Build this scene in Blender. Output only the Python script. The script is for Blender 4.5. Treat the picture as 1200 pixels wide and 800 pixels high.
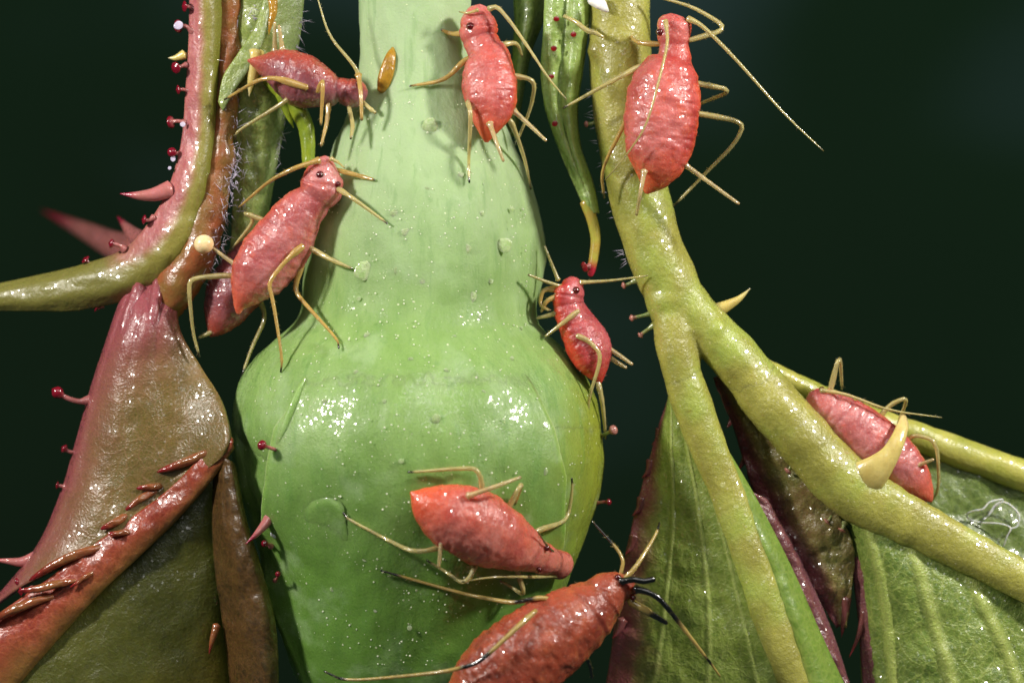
# Macro scene: red aphids on a hanging rose bud, its leaf stalks and bracts.
# 1 Blender unit stands for about 1.5 mm (unit scale below); X right, Z up, +Y away from the camera.
import bpy, bmesh, math, random
from mathutils import Vector, noise, Matrix
random.seed(7)
scene = bpy.context.scene
for o in list(bpy.data.objects): bpy.data.objects.remove(o)
scene.unit_settings.scale_length = 0.0015
COL = scene.collection

# ------------------------------------------------------------------ camera, world, lamps, exposure
CAM_D = 45.0
cam = bpy.data.cameras.new('camera'); cam_o = bpy.data.objects.new('camera', cam); COL.objects.link(cam_o)
cam_o.location = (0, -CAM_D, 0); cam_o.rotation_euler = (math.radians(90), 0, 0)
cam.sensor_width = 36.0; cam.lens = 36.0 * CAM_D / 12.0
cam.clip_start = 0.5; cam.clip_end = 400
cam.dof.use_dof = True; cam.dof.focus_distance = CAM_D - 1.0; cam.dof.aperture_fstop = 0.19
scene.camera = cam_o

world = bpy.data.worlds.new('World'); scene.world = world; world.use_nodes = True
wb = world.node_tree.nodes['Background']
wb.inputs[0].default_value = (0.55, 0.75, 0.7, 1); wb.inputs[1].default_value = 0.075

def area_lamp(name, az, el, dist, size, power, colour):
    l = bpy.data.lights.new(name, 'AREA'); l.shape = 'DISK'; l.size = size; l.energy = power; l.color = colour
    o = bpy.data.objects.new(name, l); COL.objects.link(o)
    a, e = math.radians(az), math.radians(el)
    p = Vector((math.sin(a) * math.cos(e), -math.cos(a) * math.cos(e), math.sin(e))) * dist
    o.location = p; o.rotation_euler = (-p).to_track_quat('-Z', 'Y').to_euler()
    return o
area_lamp('flash_or_fill_lamp', -56, 24, 24, 2.6, 5300, (1.0, 0.95, 0.88))
area_lamp('flash_or_fill_lamp', 58, 30, 24, 2.6, 6100, (1.0, 0.95, 0.88))
area_lamp('flash_or_fill_lamp', 6, 38, 32, 24.0, 2900, (1.0, 0.97, 0.93))  # added broad front fill to lift the shaded leaves, not a flash head

scene.view_settings.view_transform = 'Standard'; scene.view_settings.look = 'None'
scene.view_settings.exposure = 0.0; scene.view_settings.gamma = 1.0
scene.render.engine = 'CYCLES'

# ------------------------------------------------------------------ helpers
def P(px, py, h):
    """photo measure (1200x800) at height h towards the camera -> world point"""
    k = (CAM_D - h) / CAM_D
    return Vector(((px - 600) / 100 * k, -h, (400 - py) / 100 * k))
def unP(v):
    h = -v.y; k = (CAM_D - h) / CAM_D
    return 600 + v.x / k * 100, 400 - v.z / k * 100, h
def lin(r, g, b):
    f = lambda c: (c / 255 / 12.92) if c / 255 <= 0.04045 else ((c / 255 + 0.055) / 1.055) ** 2.4
    return (f(r), f(g), f(b), 1)
def lerp(a, b, t): return a + (b - a) * t
def clamp(x, a=0.0, b=1.0): return max(a, min(b, x))
def sstep(a, b, x):
    t = clamp((x - a) / (b - a)); return t * t * (3 - 2 * t)
def interp(tab, x):
    if x <= tab[0][0]: return list(tab[0][1:])
    for a, b in zip(tab, tab[1:]):
        if x <= b[0]:
            t = (x - a[0]) / (b[0] - a[0])
            return [lerp(p, q, t) for p, q in zip(a[1:], b[1:])]
    return list(tab[-1][1:])
def cat_at(pts, t):
    """Catmull-Rom over n-tuples, t in 0..1"""
    n = len(pts) - 1
    x = clamp(t) * n; i = min(int(x), n - 1); f = x - i
    p1, p2 = pts[i], pts[i + 1]
    p0 = pts[i - 1] if i > 0 else tuple(2 * a - b for a, b in zip(p1, p2))
    p3 = pts[i + 2] if i + 2 <= n else tuple(2 * b - a for a, b in zip(p1, p2))
    return tuple(0.5 * (2 * b + (c - a) * f + (2 * a - 5 * b + 4 * c - d) * f * f + (3 * b - a - 3 * c + d) * f ** 3)
                 for a, b, c, d in zip(p0, p1, p2, p3))
def chaikin(pts, n=2):
    for _ in range(n):
        out = [pts[0]]
        for a, b in zip(pts, pts[1:]):
            out.append(tuple(lerp(p, q, .2) for p, q in zip(a, b)))
            out.append(tuple(lerp(p, q, .8) for p, q in zip(a, b)))
        out.append(pts[-1]); pts = out
    return pts
def fbm(p, o=3): return noise.fractal(p, 0.6, 2.1, o)

class MB:
    def __init__(s): s.v = []; s.f = []; s.a = {}
    def attr(s, name, val):
        l = s.a.setdefault(name, []); l += [0.0] * (len(s.v) - len(l)); l[-1] = val
    def vert(self, p, **k):
        self.v.append(Vector(p))
        for n, x in k.items(): self.attr(n, x)
        return len(self.v) - 1
    def tube(s, pts, seg=8, dark=None, flat=1.0, cap=True):
        """pts: list of (Vector, radius); swept tube with rounded ends; stores t along"""
        n = len(pts); L = [0.0]
        for a, b in zip(pts, pts[1:]): L.append(L[-1] + (b[0] - a[0]).length)
        tot = max(L[-1], 1e-6); up = None; rings = []
        for i in range(n):
            T = (pts[min(i + 1, n - 1)][0] - pts[max(i - 1, 0)][0])
            if T.length < 1e-9: T = Vector((0, 0, 1))
            T.normalize()
            if up is None:
                up = Vector((0, -1, 0)) - T * T.dot(Vector((0, -1, 0)))
                if up.length < 0.05: up = T.orthogonal()
            else: up = up - T * T.dot(up)
            up.normalize(); side = T.cross(up)
            t = L[i] / tot; r = []
            for k in range(seg):
                a = 2 * math.pi * k / seg
                q = pts[i][0] + (up * math.cos(a) * (flat(t) if callable(flat) else flat) + side * math.sin(a)) * pts[i][1]
                r.append(s.vert(q, t=t, dark=dark(t) if dark else 0.0))
            rings.append(r)
        for a, b in zip(rings, rings[1:]):
            for k in range(seg): s.f.append((a[k], a[(k + 1) % seg], b[(k + 1) % seg], b[k]))
        if cap:
            for r, p, t, sgn in ((rings[0], pts[0], 0, -1), (rings[-1], pts[-1], 1, 1)):
                d = pts[0][0] - pts[1][0] if sgn < 0 else pts[-1][0] - pts[-2][0]
                d.normalize()
                c = s.vert(p[0] + d * p[1] * .6, t=t, dark=dark(t) if dark else 0.0)
                for k in range(seg):
                    s.f.append((c, r[(k + 1) % seg], r[k]) if sgn < 0 else (c, r[k], r[(k + 1) % seg]))
    def bristle(s, p, d, l, r, dark=0.0, t=0.5):
        d = d.normalized(); u = d.orthogonal().normalized(); w = d.cross(u)
        b = [s.vert(p + (u * math.cos(a) + w * math.sin(a)) * r, t=t, dark=dark) for a in (0, 2.09, 4.19)]
        c = s.vert(p + d * l, t=t, dark=dark)
        for k in range(3): s.f.append((b[k], b[(k + 1) % 3], c))
    def ball(s, c, r, n=10, sq=(1, 1, 1), **k):
        rows = []
        for i in range(1, n):
            a = math.pi * i / n
            rows.append([s.vert(c + Vector((math.sin(a) * math.cos(b) * sq[0], math.sin(a) * math.sin(b) * sq[1], math.cos(a) * sq[2])) * r, **k)
                         for b in [2 * math.pi * j / (n * 2) for j in range(n * 2)]])
        top = s.vert(c + Vector((0, 0, r * sq[2])), **k); bot = s.vert(c - Vector((0, 0, r * sq[2])), **k)
        m = n * 2
        for j in range(m):
            s.f.append((top, rows[0][j], rows[0][(j + 1) % m])); s.f.append((bot, rows[-1][(j + 1) % m], rows[-1][j]))
        for a, b in zip(rows, rows[1:]):
            for j in range(m): s.f.append((a[j], b[j], b[(j + 1) % m], a[(j + 1) % m]))
    def build(s, name, mat, parent=None, smooth=True):
        me = bpy.data.meshes.new(name); me.from_pydata([tuple(v) for v in s.v], [], s.f)
        for n, l in s.a.items():
            l += [0.0] * (len(s.v) - len(l))
            at = me.attributes.new(n, 'FLOAT', 'POINT'); at.data.foreach_set('value', l)
        if smooth: me.polygons.foreach_set('use_smooth', [True] * len(me.polygons))
        me.materials.append(mat); me.update()
        o = bpy.data.objects.new(name, me); COL.objects.link(o)
        if parent: o.parent = parent; o.matrix_parent_inverse = parent.matrix_world.inverted()
        return o

def thing(name, label, cat, loc, group=None):
    o = bpy.data.objects.new(name, None); COL.objects.link(o); o.location = loc
    o.empty_display_size = 0.2
    o['label'] = label; o['category'] = cat
    if group: o['group'] = group
    o.matrix_world = Matrix.Translation(loc)
    return o
def tag(o, label, cat, group=None):
    o['label'] = label; o['category'] = cat
    if group: o['group'] = group
    return o
def ptube(pts, n=None):
    """[(px,py,h,rpx)] -> smooth list of (Vector, radius)"""
    n = n or max(6, len(pts) * 6); out = []
    for i in range(n + 1):
        a = cat_at(pts, i / n); out.append((P(a[0], a[1], a[2]), max(a[3], .15) / 100))
    return out

# ------------------------------------------------------------------ materials
class NT:
    def __init__(s, name):
        s.m = bpy.data.materials.new(name); s.m.use_nodes = True; s.t = s.m.node_tree
        s.bsdf = s.t.nodes['Principled BSDF']; s.out = s.t.nodes['Material Output']
        s.obj = s.node('ShaderNodeNewGeometry').outputs['Position']
    def node(s, ty, **k):
        n = s.t.nodes.new(ty)
        for a, b in k.items(): setattr(n, a, b)
        return n
    def link(s, a, b): s.t.links.new(a, b)
    def put(s, sock, v):
        if isinstance(v, bpy.types.NodeSocket): s.link(v, sock)
        else: sock.default_value = v
    def set(s, **k):
        for a, b in k.items(): s.put(s.bsdf.inputs[a.replace('_', ' ')], b)
    def attr(s, n): return s.node('ShaderNodeAttribute', attribute_name=n).outputs['Fac']
    def scaled(s, sc):
        n = s.node('ShaderNodeMapping'); s.link(s.obj, n.inputs[0]); n.inputs['Scale'].default_value = sc; return n.outputs[0]
    def noise(s, scale, detail=3, rough=.55, vec=None, dist=0.0):
        n = s.node('ShaderNodeTexNoise'); s.link(vec or s.obj, n.inputs['Vector'])
        n.inputs['Scale'].default_value = scale; n.inputs['Detail'].default_value = detail
        n.inputs['Roughness'].default_value = rough; n.inputs['Distortion'].default_value = dist
        return n.outputs['Fac']
    def voro(s, scale, feature='F1', out='Distance', rnd=1.0, vec=None):
        n = s.node('ShaderNodeTexVoronoi', feature=feature); s.link(vec or s.obj, n.inputs['Vector'])
        n.inputs['Scale'].default_value = scale; n.inputs['Randomness'].default_value = rnd
        return n.outputs[out]
    def ramp(s, fac, a, b):
        n = s.node('ShaderNodeMapRange', interpolation_type='SMOOTHSTEP'); s.put(n.inputs['Value'], fac)
        n.inputs['From Min'].default_value = a; n.inputs['From Max'].default_value = b
        return n.outputs['Result']
    def math(s, op, a, b=0.0):
        n = s.node('ShaderNodeMath', operation=op); s.put(n.inputs[0], a); s.put(n.inputs[1], b); return n.outputs[0]
    def mix(s, fac, a, b, mode='MIX'):
        n = s.node('ShaderNodeMix', data_type='RGBA', blend_type=mode)
        s.put(n.inputs[0], fac); s.put(n.inputs[6], a); s.put(n.inputs[7], b); return n.outputs[2]
    def bump(s, *layers):
        nrm = None
        for hgt, st, dist in layers:
            n = s.node('ShaderNodeBump'); s.link(hgt, n.inputs['Height'])
            n.inputs['Strength'].default_value = st; n.inputs['Distance'].default_value = dist
            if nrm: s.link(nrm, n.inputs['Normal'])
            nrm = n.outputs[0]
        s.link(nrm, s.bsdf.inputs['Normal'])
    def sparkle(s, w, scale=30.0, tilt=.5, rough=.1, cover=.5):
        """waxy film of tiny facets: each grain is tilted its own way, so highlights break into glints"""
        vo = s.node('ShaderNodeTexVoronoi', feature='F1'); s.link(s.obj, vo.inputs['Vector']); vo.inputs['Scale'].default_value = scale
        a = s.node('ShaderNodeVectorMath', operation='SUBTRACT'); s.link(vo.outputs['Color'], a.inputs[0]); a.inputs[1].default_value = (.5, .5, .5)
        b = s.node('ShaderNodeVectorMath', operation='SCALE'); s.link(a.outputs[0], b.inputs[0]); b.inputs['Scale'].default_value = tilt * 2
        c = s.node('ShaderNodeVectorMath', operation='ADD'); s.link(b.outputs[0], c.inputs[0]); s.link(s.node('ShaderNodeNewGeometry').outputs['Normal'], c.inputs[1])
        d = s.node('ShaderNodeVectorMath', operation='NORMALIZE'); s.link(c.outputs[0], d.inputs[0])
        s.link(d.outputs[0], s.bsdf.inputs['Coat Normal'])
        g = s.math('MULTIPLY', s.ramp(s.noise(scale * .45, 2, .7), .62 - cover * .3, .68 - cover * .3), s.ramp(vo.outputs['Distance'], .62, .4))
        s.set(Coat_Weight=s.math('MULTIPLY', g, w), Coat_Roughness=rough, Coat_IOR=1.7)
    def axis(s, k):
        n = s.node('ShaderNodeSeparateXYZ'); s.link(s.obj, n.inputs[0]); return n.outputs[k]
    def sss(s, w, scale, rad):
        s.set(Subsurface_Weight=w, Subsurface_Scale=scale, Subsurface_Radius=rad)

def mat_aphid(name, main, bloom, tail, dark, bloom_amt=1.0):
    m = NT(name)
    sv, dv = m.attr('s'), m.attr('dors')
    c = m.mix(m.ramp(m.noise(3.2, 4), .3, .72), main, dark)
    c = m.mix(m.math('MULTIPLY', m.math('MULTIPLY', m.ramp(dv, .05, .8), m.ramp(m.noise(2.3, 3), .25, .65)), .8 * bloom_amt), c, bloom)
    c = m.mix(m.math('MULTIPLY', m.ramp(sv, .72, .98), .85), c, tail)
    c = m.mix(m.math('MULTIPLY', m.ramp(dv, .5, -.2), .75), c, tail)
    c = m.mix(m.math('MULTIPLY', m.attr('groove'), .6), c, dark)
    spk = m.ramp(m.voro(22.0), .2, .08)
    c = m.mix(m.math('MULTIPLY', m.ramp(m.noise(7, 4, .7), .52, .7), .4), c, tail)
    c = m.mix(m.math('MULTIPLY', spk, .35), c, lin(240, 190, 170))
    m.set(Base_Color=c, Roughness=m.math('ADD', m.math('MULTIPLY', m.noise(20, 2), .25), .2), Specular_IOR_Level=.5)
    m.sss(.75, .18, (1.0, .38, .25)); m.sparkle(1.0, 30, .24, .13, .7)
    m.bump((m.noise(9, 3, .5), .12, .05), (m.noise(26, 3, .6), .45, .024))
    return m.m
def mat_leg(name, col, tip, transl=.35):
    m = NT(name)
    c = m.mix(m.ramp(m.noise(9, 2), .3, .7), col, tuple(x * .8 for x in col[:3]) + (1,))
    c = m.mix(m.attr('dark'), c, tip)
    tr = m.math('MULTIPLY', m.math('SUBTRACT', 1.0, m.attr('dark')), transl)
    m.set(Base_Color=c, Roughness=.2, Transmission_Weight=tr, IOR=1.45, Specular_IOR_Level=.6)
    m.sss(.35, .06, (1, .8, .3)); m.set(Coat_Weight=1.0, Coat_Roughness=.08, Coat_IOR=1.6)
    m.bump((m.noise(45, 2), .45, .012))
    return m.m
def mat_plain(name, c1, c2, scale=6, rough=.35, sss=.2, sr=(1, .6, .3), ss=.08, bump=.3, bscale=30, t_to=None, spec=.5):
    m = NT(name)
    c = m.mix(m.ramp(m.noise(scale, 4), .3, .7), c1, c2)
    if t_to: c = m.mix(m.ramp(m.attr('t'), t_to[1], t_to[2]), c, t_to[0])
    m.set(Base_Color=c, Roughness=rough, Specular_IOR_Level=spec); m.sss(sss, ss, sr); m.sparkle(.8, 30, .13, .12, .6)
    m.bump((m.noise(bscale, 3), bump, .02))
    return m.m

def mat_bud():
    m = NT('bud_skin')
    z, x = m.axis('Z'), m.axis('X')
    st = m.noise(1.0, 4, .6, m.scaled((2.6, 2.6, .5)), .4)
    c = m.mix(m.ramp(st, .3, .72), lin(130, 164, 88), lin(146, 178, 104))
    c = m.mix(m.ramp(m.math('ADD', z, m.math('MULTIPLY', m.noise(.7, 3), 1.6)), .6, 3.4), c, lin(168, 192, 144))
    c = m.mix(m.ramp(m.math('ADD', z, m.math('MULTIPLY', m.noise(1.1, 3), 1.6)), .5, -2.4), c, lin(104, 144, 60))
    c = m.mix(m.math('MULTIPLY', m.ramp(m.math('ADD', x, m.math('MULTIPLY', m.noise(1.2, 2), .8)), .6, 1.5), m.ramp(z, .2, -.6)), c, lin(140, 150, 48))
    c = m.mix(m.math('MULTIPLY', m.ramp(m.noise(1.7, 4, .6), .5, .72), .4), c, lin(176, 200, 154))
    c = m.mix(m.math('MULTIPLY', m.ramp(m.noise(1.0, 4, .6, m.scaled((7, 7, .9)), .6), .52, .7), .3), c, lin(92, 140, 66))
    d = m.voro(5.5); d2 = m.voro(13.0)
    msk = m.ramp(m.noise(2.0, 2), .42, .58)
    dots = m.math('MAXIMUM', m.ramp(d, .09, .05), m.math('MULTIPLY', m.ramp(d2, .12, .07), msk))
    c = m.mix(m.math('MULTIPLY', dots, .75), c, lin(228, 236, 196))
    m.set(Base_Color=c, Roughness=m.math('ADD', m.math('MULTIPLY', m.noise(24, 2), .2), m.math('ADD', m.math('MULTIPLY', m.ramp(z, -.6, 1.2), .14), .36)), Specular_IOR_Level=.36)
    m.sss(.55, .22, (.75, 1.0, .45)); m.sparkle(m.ramp(z, .6, -.5), 38, .085, .13, .55)
    m.bump((m.noise(2.4, 3, .5, m.scaled((3, 3, 1))), .22, .06), (m.noise(9, 3, .6), .15, .03), (m.noise(34, 2, .6), .3, .02), (dots, .5, .02))
    return m.m
def mat_stem():
    m = NT('stalk_skin')
    st = m.noise(2.0, 4)
    c = m.mix(m.ramp(st, .3, .7), lin(174, 170, 84), lin(150, 146, 68))
    c = m.mix(m.ramp(m.noise(1.1, 3), .45, .7), c, lin(166, 180, 84))
    c = m.mix(m.math('MULTIPLY', m.ramp(m.noise(4.5, 5, .75), .58, .74), .45), c, lin(150, 112, 56))
    c = m.mix(m.math('MULTIPLY', m.ramp(m.voro(9), .14, .08), .5), c, lin(222, 214, 170))
    m.set(Base_Color=c, Roughness=m.math('ADD', m.math('MULTIPLY', m.noise(22, 2), .3), .22))
    m.sss(.6, .22, (.95, .9, .25)); m.sparkle(1.0, 30, .17, .12, .85)
    m.bump((m.noise(5, 4, .6), .3, .05), (m.noise(20, 3, .65), .45, .025))
    return m.m
def mat_blade(name, g1, g2, edge, e0, e1, vein, glit=.5, rough=.28, edge2=None, cell=7.0, sss=.3, root=None, bmp=.26):
    """leaf skin: v = 0 at the first row .. 1 at the last row; the margin takes the edge colour"""
    m = NT(name)
    v = m.attr('v')
    vv = m.math('ADD', v, m.math('MULTIPLY', m.math('SUBTRACT', m.noise(2.4, 4), .5), .3))
    c = m.mix(m.ramp(m.noise(2.2, 5, .65), .3, .7), g1, g2)
    cells = m.ramp(m.voro(cell * 1.5, 'DISTANCE_TO_EDGE', vec=None), .0, .3)
    c = m.mix(m.math('MULTIPLY', m.math('SUBTRACT', 1.0, cells), .26), c, vein)
    c = m.mix(m.math('MULTIPLY', m.ramp(m.noise(9, 4, .7), .5, .75), .35), c, tuple(q * .55 for q in g2[:3]) + (1,))
    dv = m.node('ShaderNodeVectorMath', operation='ADD'); nn = m.node('ShaderNodeTexNoise'); m.link(m.obj, nn.inputs['Vector']); nn.inputs['Scale'].default_value = 3.0
    sc = m.node('ShaderNodeVectorMath', operation='SCALE'); m.link(nn.outputs['Color'], sc.inputs[0]); sc.inputs['Scale'].default_value = .3
    m.link(m.obj, dv.inputs[0]); m.link(sc.outputs[0], dv.inputs[1])
    net = m.math('MAXIMUM', m.ramp(m.voro(2.6, 'DISTANCE_TO_EDGE', vec=dv.outputs[0]), .05, .0), m.math('MULTIPLY', m.ramp(m.voro(7.5, 'DISTANCE_TO_EDGE', vec=dv.outputs[0]), .09, .0), .6))
    c = m.mix(m.math('MULTIPLY', net, .42 * glit), c, vein)
    c = m.mix(m.math('MULTIPLY', m.attr('rib'), .9), c, vein)
    c = m.mix(m.ramp(vv, e0, e1), c, edge)
    if edge2: c = m.mix(m.ramp(vv, edge2[1], edge2[2]), c, edge2[0])
    if root: c = m.mix(m.ramp(m.math('ADD', m.attr(root[1]), m.math('MULTIPLY', m.math('SUBTRACT', m.noise(3, 3), .5), .1)), root[2], root[3]), c, root[0])
    m.set(Base_Color=c, Roughness=m.math('ADD', m.math('MULTIPLY', m.noise(18, 2), .25), rough))
    m.sss(sss, .1, (.6, 1, .25)); m.sparkle(1.0, 32, .08 + .28 * glit * glit, .12, .4 + .5 * glit)
    m.bump((cells, .08, .02), (net, .18 * glit, .03), (m.noise(5, 4, .6), bmp, .05), (m.noise(32, 2, .65), glit * .5, .024))
    return m.m

M = {}
M['bud'] = mat_bud(); M['stem'] = mat_stem()
M['bg'] = NT('dark_foliage_distance')
_m = M['bg']
_c = _m.mix(_m.ramp(_m.noise(.045, 3), .3, .72), lin(17, 33, 20), lin(22, 45, 28))
_c = _m.mix(_m.math('MULTIPLY', _m.ramp(_m.noise(.06, 2, .5, _m.scaled((1, 1, 1.6))), .56, .72), .7), _c, lin(58, 80, 86))
_m.set(Base_Color=_c, Roughness=.9, Specular_IOR_Level=.1); M['bg'] = _m.m
M['blade'] = mat_blade('leaflet_skin', lin(138, 156, 64), lin(104, 126, 46), lin(128, 66, 70), .72, .95, lin(164, 176, 96), .75, root=(lin(160, 168, 78), 'v', .16, .0))
M['blade_side'] = mat_blade('leaflet_bright_side', lin(118, 146, 56), lin(104, 134, 50), lin(118, 150, 60), .8, 1.2, lin(160, 176, 88), .25, root=(lin(164, 170, 80), 'v', .4, .0))
M['blade_bright'] = mat_blade('leaflet_bright', lin(120, 142, 60), lin(88, 112, 44), lin(118, 150, 60), 1.2, 1.6, lin(166, 178, 92), .95, root=(lin(158, 166, 76), 'u', .2, .04))
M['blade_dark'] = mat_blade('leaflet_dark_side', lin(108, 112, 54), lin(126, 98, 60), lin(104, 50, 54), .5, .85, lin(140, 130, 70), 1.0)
M['blade_back'] = mat_blade('leaflet_back', lin(104, 124, 58), lin(86, 106, 46), lin(110, 140, 60), 1.3, 1.6, lin(150, 168, 90), .4)
M['margin'] = mat_blade('purple_margin', lin(134, 82, 86), lin(104, 58, 66), lin(120, 78, 82), .5, .9, lin(140, 90, 80), .9, .2)
M['bract'] = mat_blade('bract_skin', lin(158, 88, 92), lin(176, 96, 96), lin(140, 132, 62), .22, .52, lin(190, 120, 110), .35, .3, (lin(118, 120, 44), .55, .85), root=(lin(116, 112, 52), 'u', .6, .76))
M['fold'] = mat_blade('folded_leaf_skin', lin(116, 98, 48), lin(98, 88, 40), lin(146, 76, 80), .45, 1.0, lin(150, 112, 80), .6, .22, cell=16, root=(lin(146, 74, 80), 'u', .5, .1))
M['roll'] = mat_blade('rolled_edge_skin', lin(150, 58, 46), lin(134, 60, 42), lin(122, 92, 44), .25, .8, lin(190, 100, 70), .4, .2, sss=.35)
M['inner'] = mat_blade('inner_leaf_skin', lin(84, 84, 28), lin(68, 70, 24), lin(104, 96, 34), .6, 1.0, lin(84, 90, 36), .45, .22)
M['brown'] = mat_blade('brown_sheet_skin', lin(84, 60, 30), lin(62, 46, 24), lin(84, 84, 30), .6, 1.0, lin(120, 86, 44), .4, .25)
M['green_bract'] = mat_blade('green_bract_skin', lin(134, 152, 72), lin(116, 132, 66), lin(120, 134, 84), .5, 1.0, lin(170, 180, 110), .7, .24)
M['narrow'] = mat_blade('narrow_bract_skin', lin(146, 170, 96), lin(130, 156, 74), lin(124, 148, 70), .6, 1.0, lin(176, 196, 120), .6, .22)
M['rib'] = mat_plain('midrib_skin', lin(186, 182, 92), lin(160, 164, 72), 3.0, .34, .5, (.95, .9, .25), .18, .5, 20)
M['vein'] = mat_plain('side_vein_skin', lin(136, 154, 72), lin(122, 142, 62), 4, .35, .3, (.8, 1, .3), .1, .4, 26)
M['brown_stem'] = mat_plain('brown_stalk_skin', lin(150, 84, 50), lin(128, 96, 48), 4, .3, .3, (1, .5, .3), .1, .6, 18)
M['hair'] = mat_plain('white_hair', lin(214, 204, 222), lin(190, 180, 206), 8, .25, .1, bump=0.1)
M['gland'] = mat_plain('gland_hair_skin', lin(178, 110, 104), lin(160, 96, 96), 10, .18, .3, bump=.1, t_to=(lin(120, 12, 34), .62, .8), spec=.7)
M['gland_green'] = mat_plain('pale_gland_skin', lin(140, 160, 92), lin(150, 150, 100), 10, .2, .4, bump=.1, t_to=(lin(176, 120, 110), .7, .85), spec=.6)
M['spine'] = mat_plain('spine_skin', lin(190, 116, 116), lin(178, 110, 104), 7, .22, .35, bump=.2, t_to=(lin(150, 20, 60), .62, .9), spec=.6)
M['thorn'] = mat_plain('prickle_skin', lin(216, 198, 122), lin(202, 180, 104), 6, .25, .5, (1, .8, .4), .15, .2, 20, t_to=(lin(214, 190, 130), .6, 1))
M['tooth'] = mat_plain('leaf_tooth_skin', lin(144, 80, 50), lin(134, 88, 50), 8, .16, .35, (1, .4, .2), .1, .35, 22, t_to=(lin(126, 24, 32), .55, .95), spec=.7)
M['tooth_purple'] = mat_plain('purple_tooth_skin', lin(128, 72, 72), lin(112, 66, 60), 8, .2, .3, (1, .4, .3), .1, .35, 22, t_to=(lin(128, 40, 46), .6, .9))
M['amber'] = mat_plain('amber_bracteole', lin(178, 136, 44), lin(150, 112, 36), 12, .2, .5, (1, .6, .2), .12, .5, 24)
M['tendril'] = mat_plain('tendril_skin', lin(140, 156, 44), lin(120, 140, 40), 6, .25, .4, (.8, 1, .2), .12, .3, 24)
M['tip_red'] = mat_plain('narrow_tip', lin(168, 168, 70), lin(176, 150, 70), 6, .25, .4, (1, .7, .3), .12, .3, 24, t_to=(lin(176, 36, 60), .75, .92))
M['red_gland'] = mat_plain('red_speck', lin(150, 18, 24), lin(120, 14, 20), 9, .15, .2, bump=.1, spec=.7)
M['eye'] = mat_plain('aphid_eye', lin(96, 10, 18), lin(66, 6, 12), 40, .12, .1, bump=.3, bscale=60, spec=.8)
M['white'] = mat_plain('white_flake', lin(236, 234, 228), lin(214, 212, 206), 9, .5, .3, bump=.6, bscale=14)
M['egg'] = mat_plain('cream_egg', lin(246, 222, 178), lin(238, 206, 150), 9, .3, .4, bump=.15)
M['pustule'] = mat_plain('wax_pustule', lin(184, 204, 150), lin(160, 190, 122), 14, .1, .5, (.7, 1, .4), .1, .5, 40, spec=.8)
M['wax'] = mat_plain('white_wax', lin(232, 240, 206), lin(220, 230, 190), 9, .3, .3, (.8, 1, .6), .05, .2, 30)
M['drop'] = mat_plain('pale_droplet', lin(196, 192, 120), lin(186, 186, 110), 9, .08, .5, (.9, .9, .4), .1, .2, 30, spec=.8)
M['black'] = mat_plain('black_bristle', lin(22, 20, 20), lin(30, 26, 22), 9, .25, 0)

# ------------------------------------------------------------------ backdrop: far, dark, out of focus greenery
mb = MB(); N = 24
for i in range(N + 1):
    for j in range(N + 1):
        u, v = i / N * 2 - 1, j / N * 2 - 1
        mb.vert((u * 34, 26 - 9 * (u * u + v * v) + 2.0 * fbm(Vector((u * 2, v * 2, 3))), v * 26))
for i in range(N):
    for j in range(N):
        a = i * (N + 1) + j; mb.f.append((a, a + N + 1, a + N + 2, a + 1))
bg = mb.build('background', M['bg']); bg['kind'] = 'structure'

# ------------------------------------------------------------------ lofted leaf sheets
def sheet(rows, name, mat, parent, nu=60, nv=16, thick=.05, rough=.03, freq=2.2, bulge=0.0, wav=0.0, seed=0.0, ribs=(), rib_w=.02, rib_h=.05, fade=(0, .16)):
    """rows: polylines [(px,py,h)] all running the same way; smooth patch through them, with thickness"""
    mb = MB()
    for j in range(nv + 1):
        v = j / nv
        for i in range(nu + 1):
            u = i / nu
            col = [cat_at(r, u) for r in rows]
            p = cat_at(col, v) if len(col) > 2 else tuple(lerp(a, b, v) for a, b in zip(col[0], col[1]))
            q = P(*p)
            d = rough * fbm(q * freq + Vector((seed, 0, 0)), 4)
            if bulge: d += bulge * abs(math.sin(math.pi * v * (len(rows) - 1)))
            if wav: d += wav * math.sin(u * 40 + 3 * fbm(q)) * sstep(.75, 1, v)
            rb = 0.0
            for rv, sl in ribs: rb = max(rb, math.exp(-((v - rv - sl * u - .012 * noise.noise(Vector((u * 3, rv * 9, 0)))) / (rib_w * (1.25 - .7 * u))) ** 2))
            q.y -= (d + rb * rib_h) * (sstep(*fade, u) if ribs else 1)
            mb.vert(q, u=u, v=v, rib=rb)
    for j in range(nv):
        for i in range(nu):
            a = j * (nu + 1) + i; mb.f.append((a, a + 1, a + nu + 2, a + nu + 1))
    o = mb.build(name, mat, parent)
    s = o.modifiers.new('solid', 'SOLIDIFY'); s.thickness = thick; s.offset = 0
    return o
def tube_part(name, pts, mat, parent, seg=16, n=None, rough=0.0, flat=1.0, freq=3.0):
    mb = MB(); mb.tube(ptube(pts, n), seg, flat=flat)
    if rough:
        for k, v in enumerate(mb.v):
            mb.v[k] = v + Vector((fbm(v * freq), fbm(v * freq + Vector((9, 0, 0))), fbm(v * freq + Vector((0, 9, 0))))) * rough
    return mb.build(name, mat, parent)
def gland(pts, parent, mat='gland', head=1.0, r=2.6):
    """stalked gland: base .. tip points (px,py,h); the tip swells to a bead"""
    n = 18; base = [cat_at(pts, i / n) for i in range(n + 1)]
    out = []
    for i, b in enumerate(base):
        t = i / n
        rr = r * (1.5 - .8 * sstep(0, .35, t))
        rr = max(rr if t < .95 else 0, head * r * 1.75 * math.sqrt(max(0, 1 - ((t - .87) / .14) ** 2)), .25)
        out.append((P(*b), rr / 100))
    mb = MB(); mb.tube(out, 10); return mb.build('gland_hair', M[mat], parent)
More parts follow.
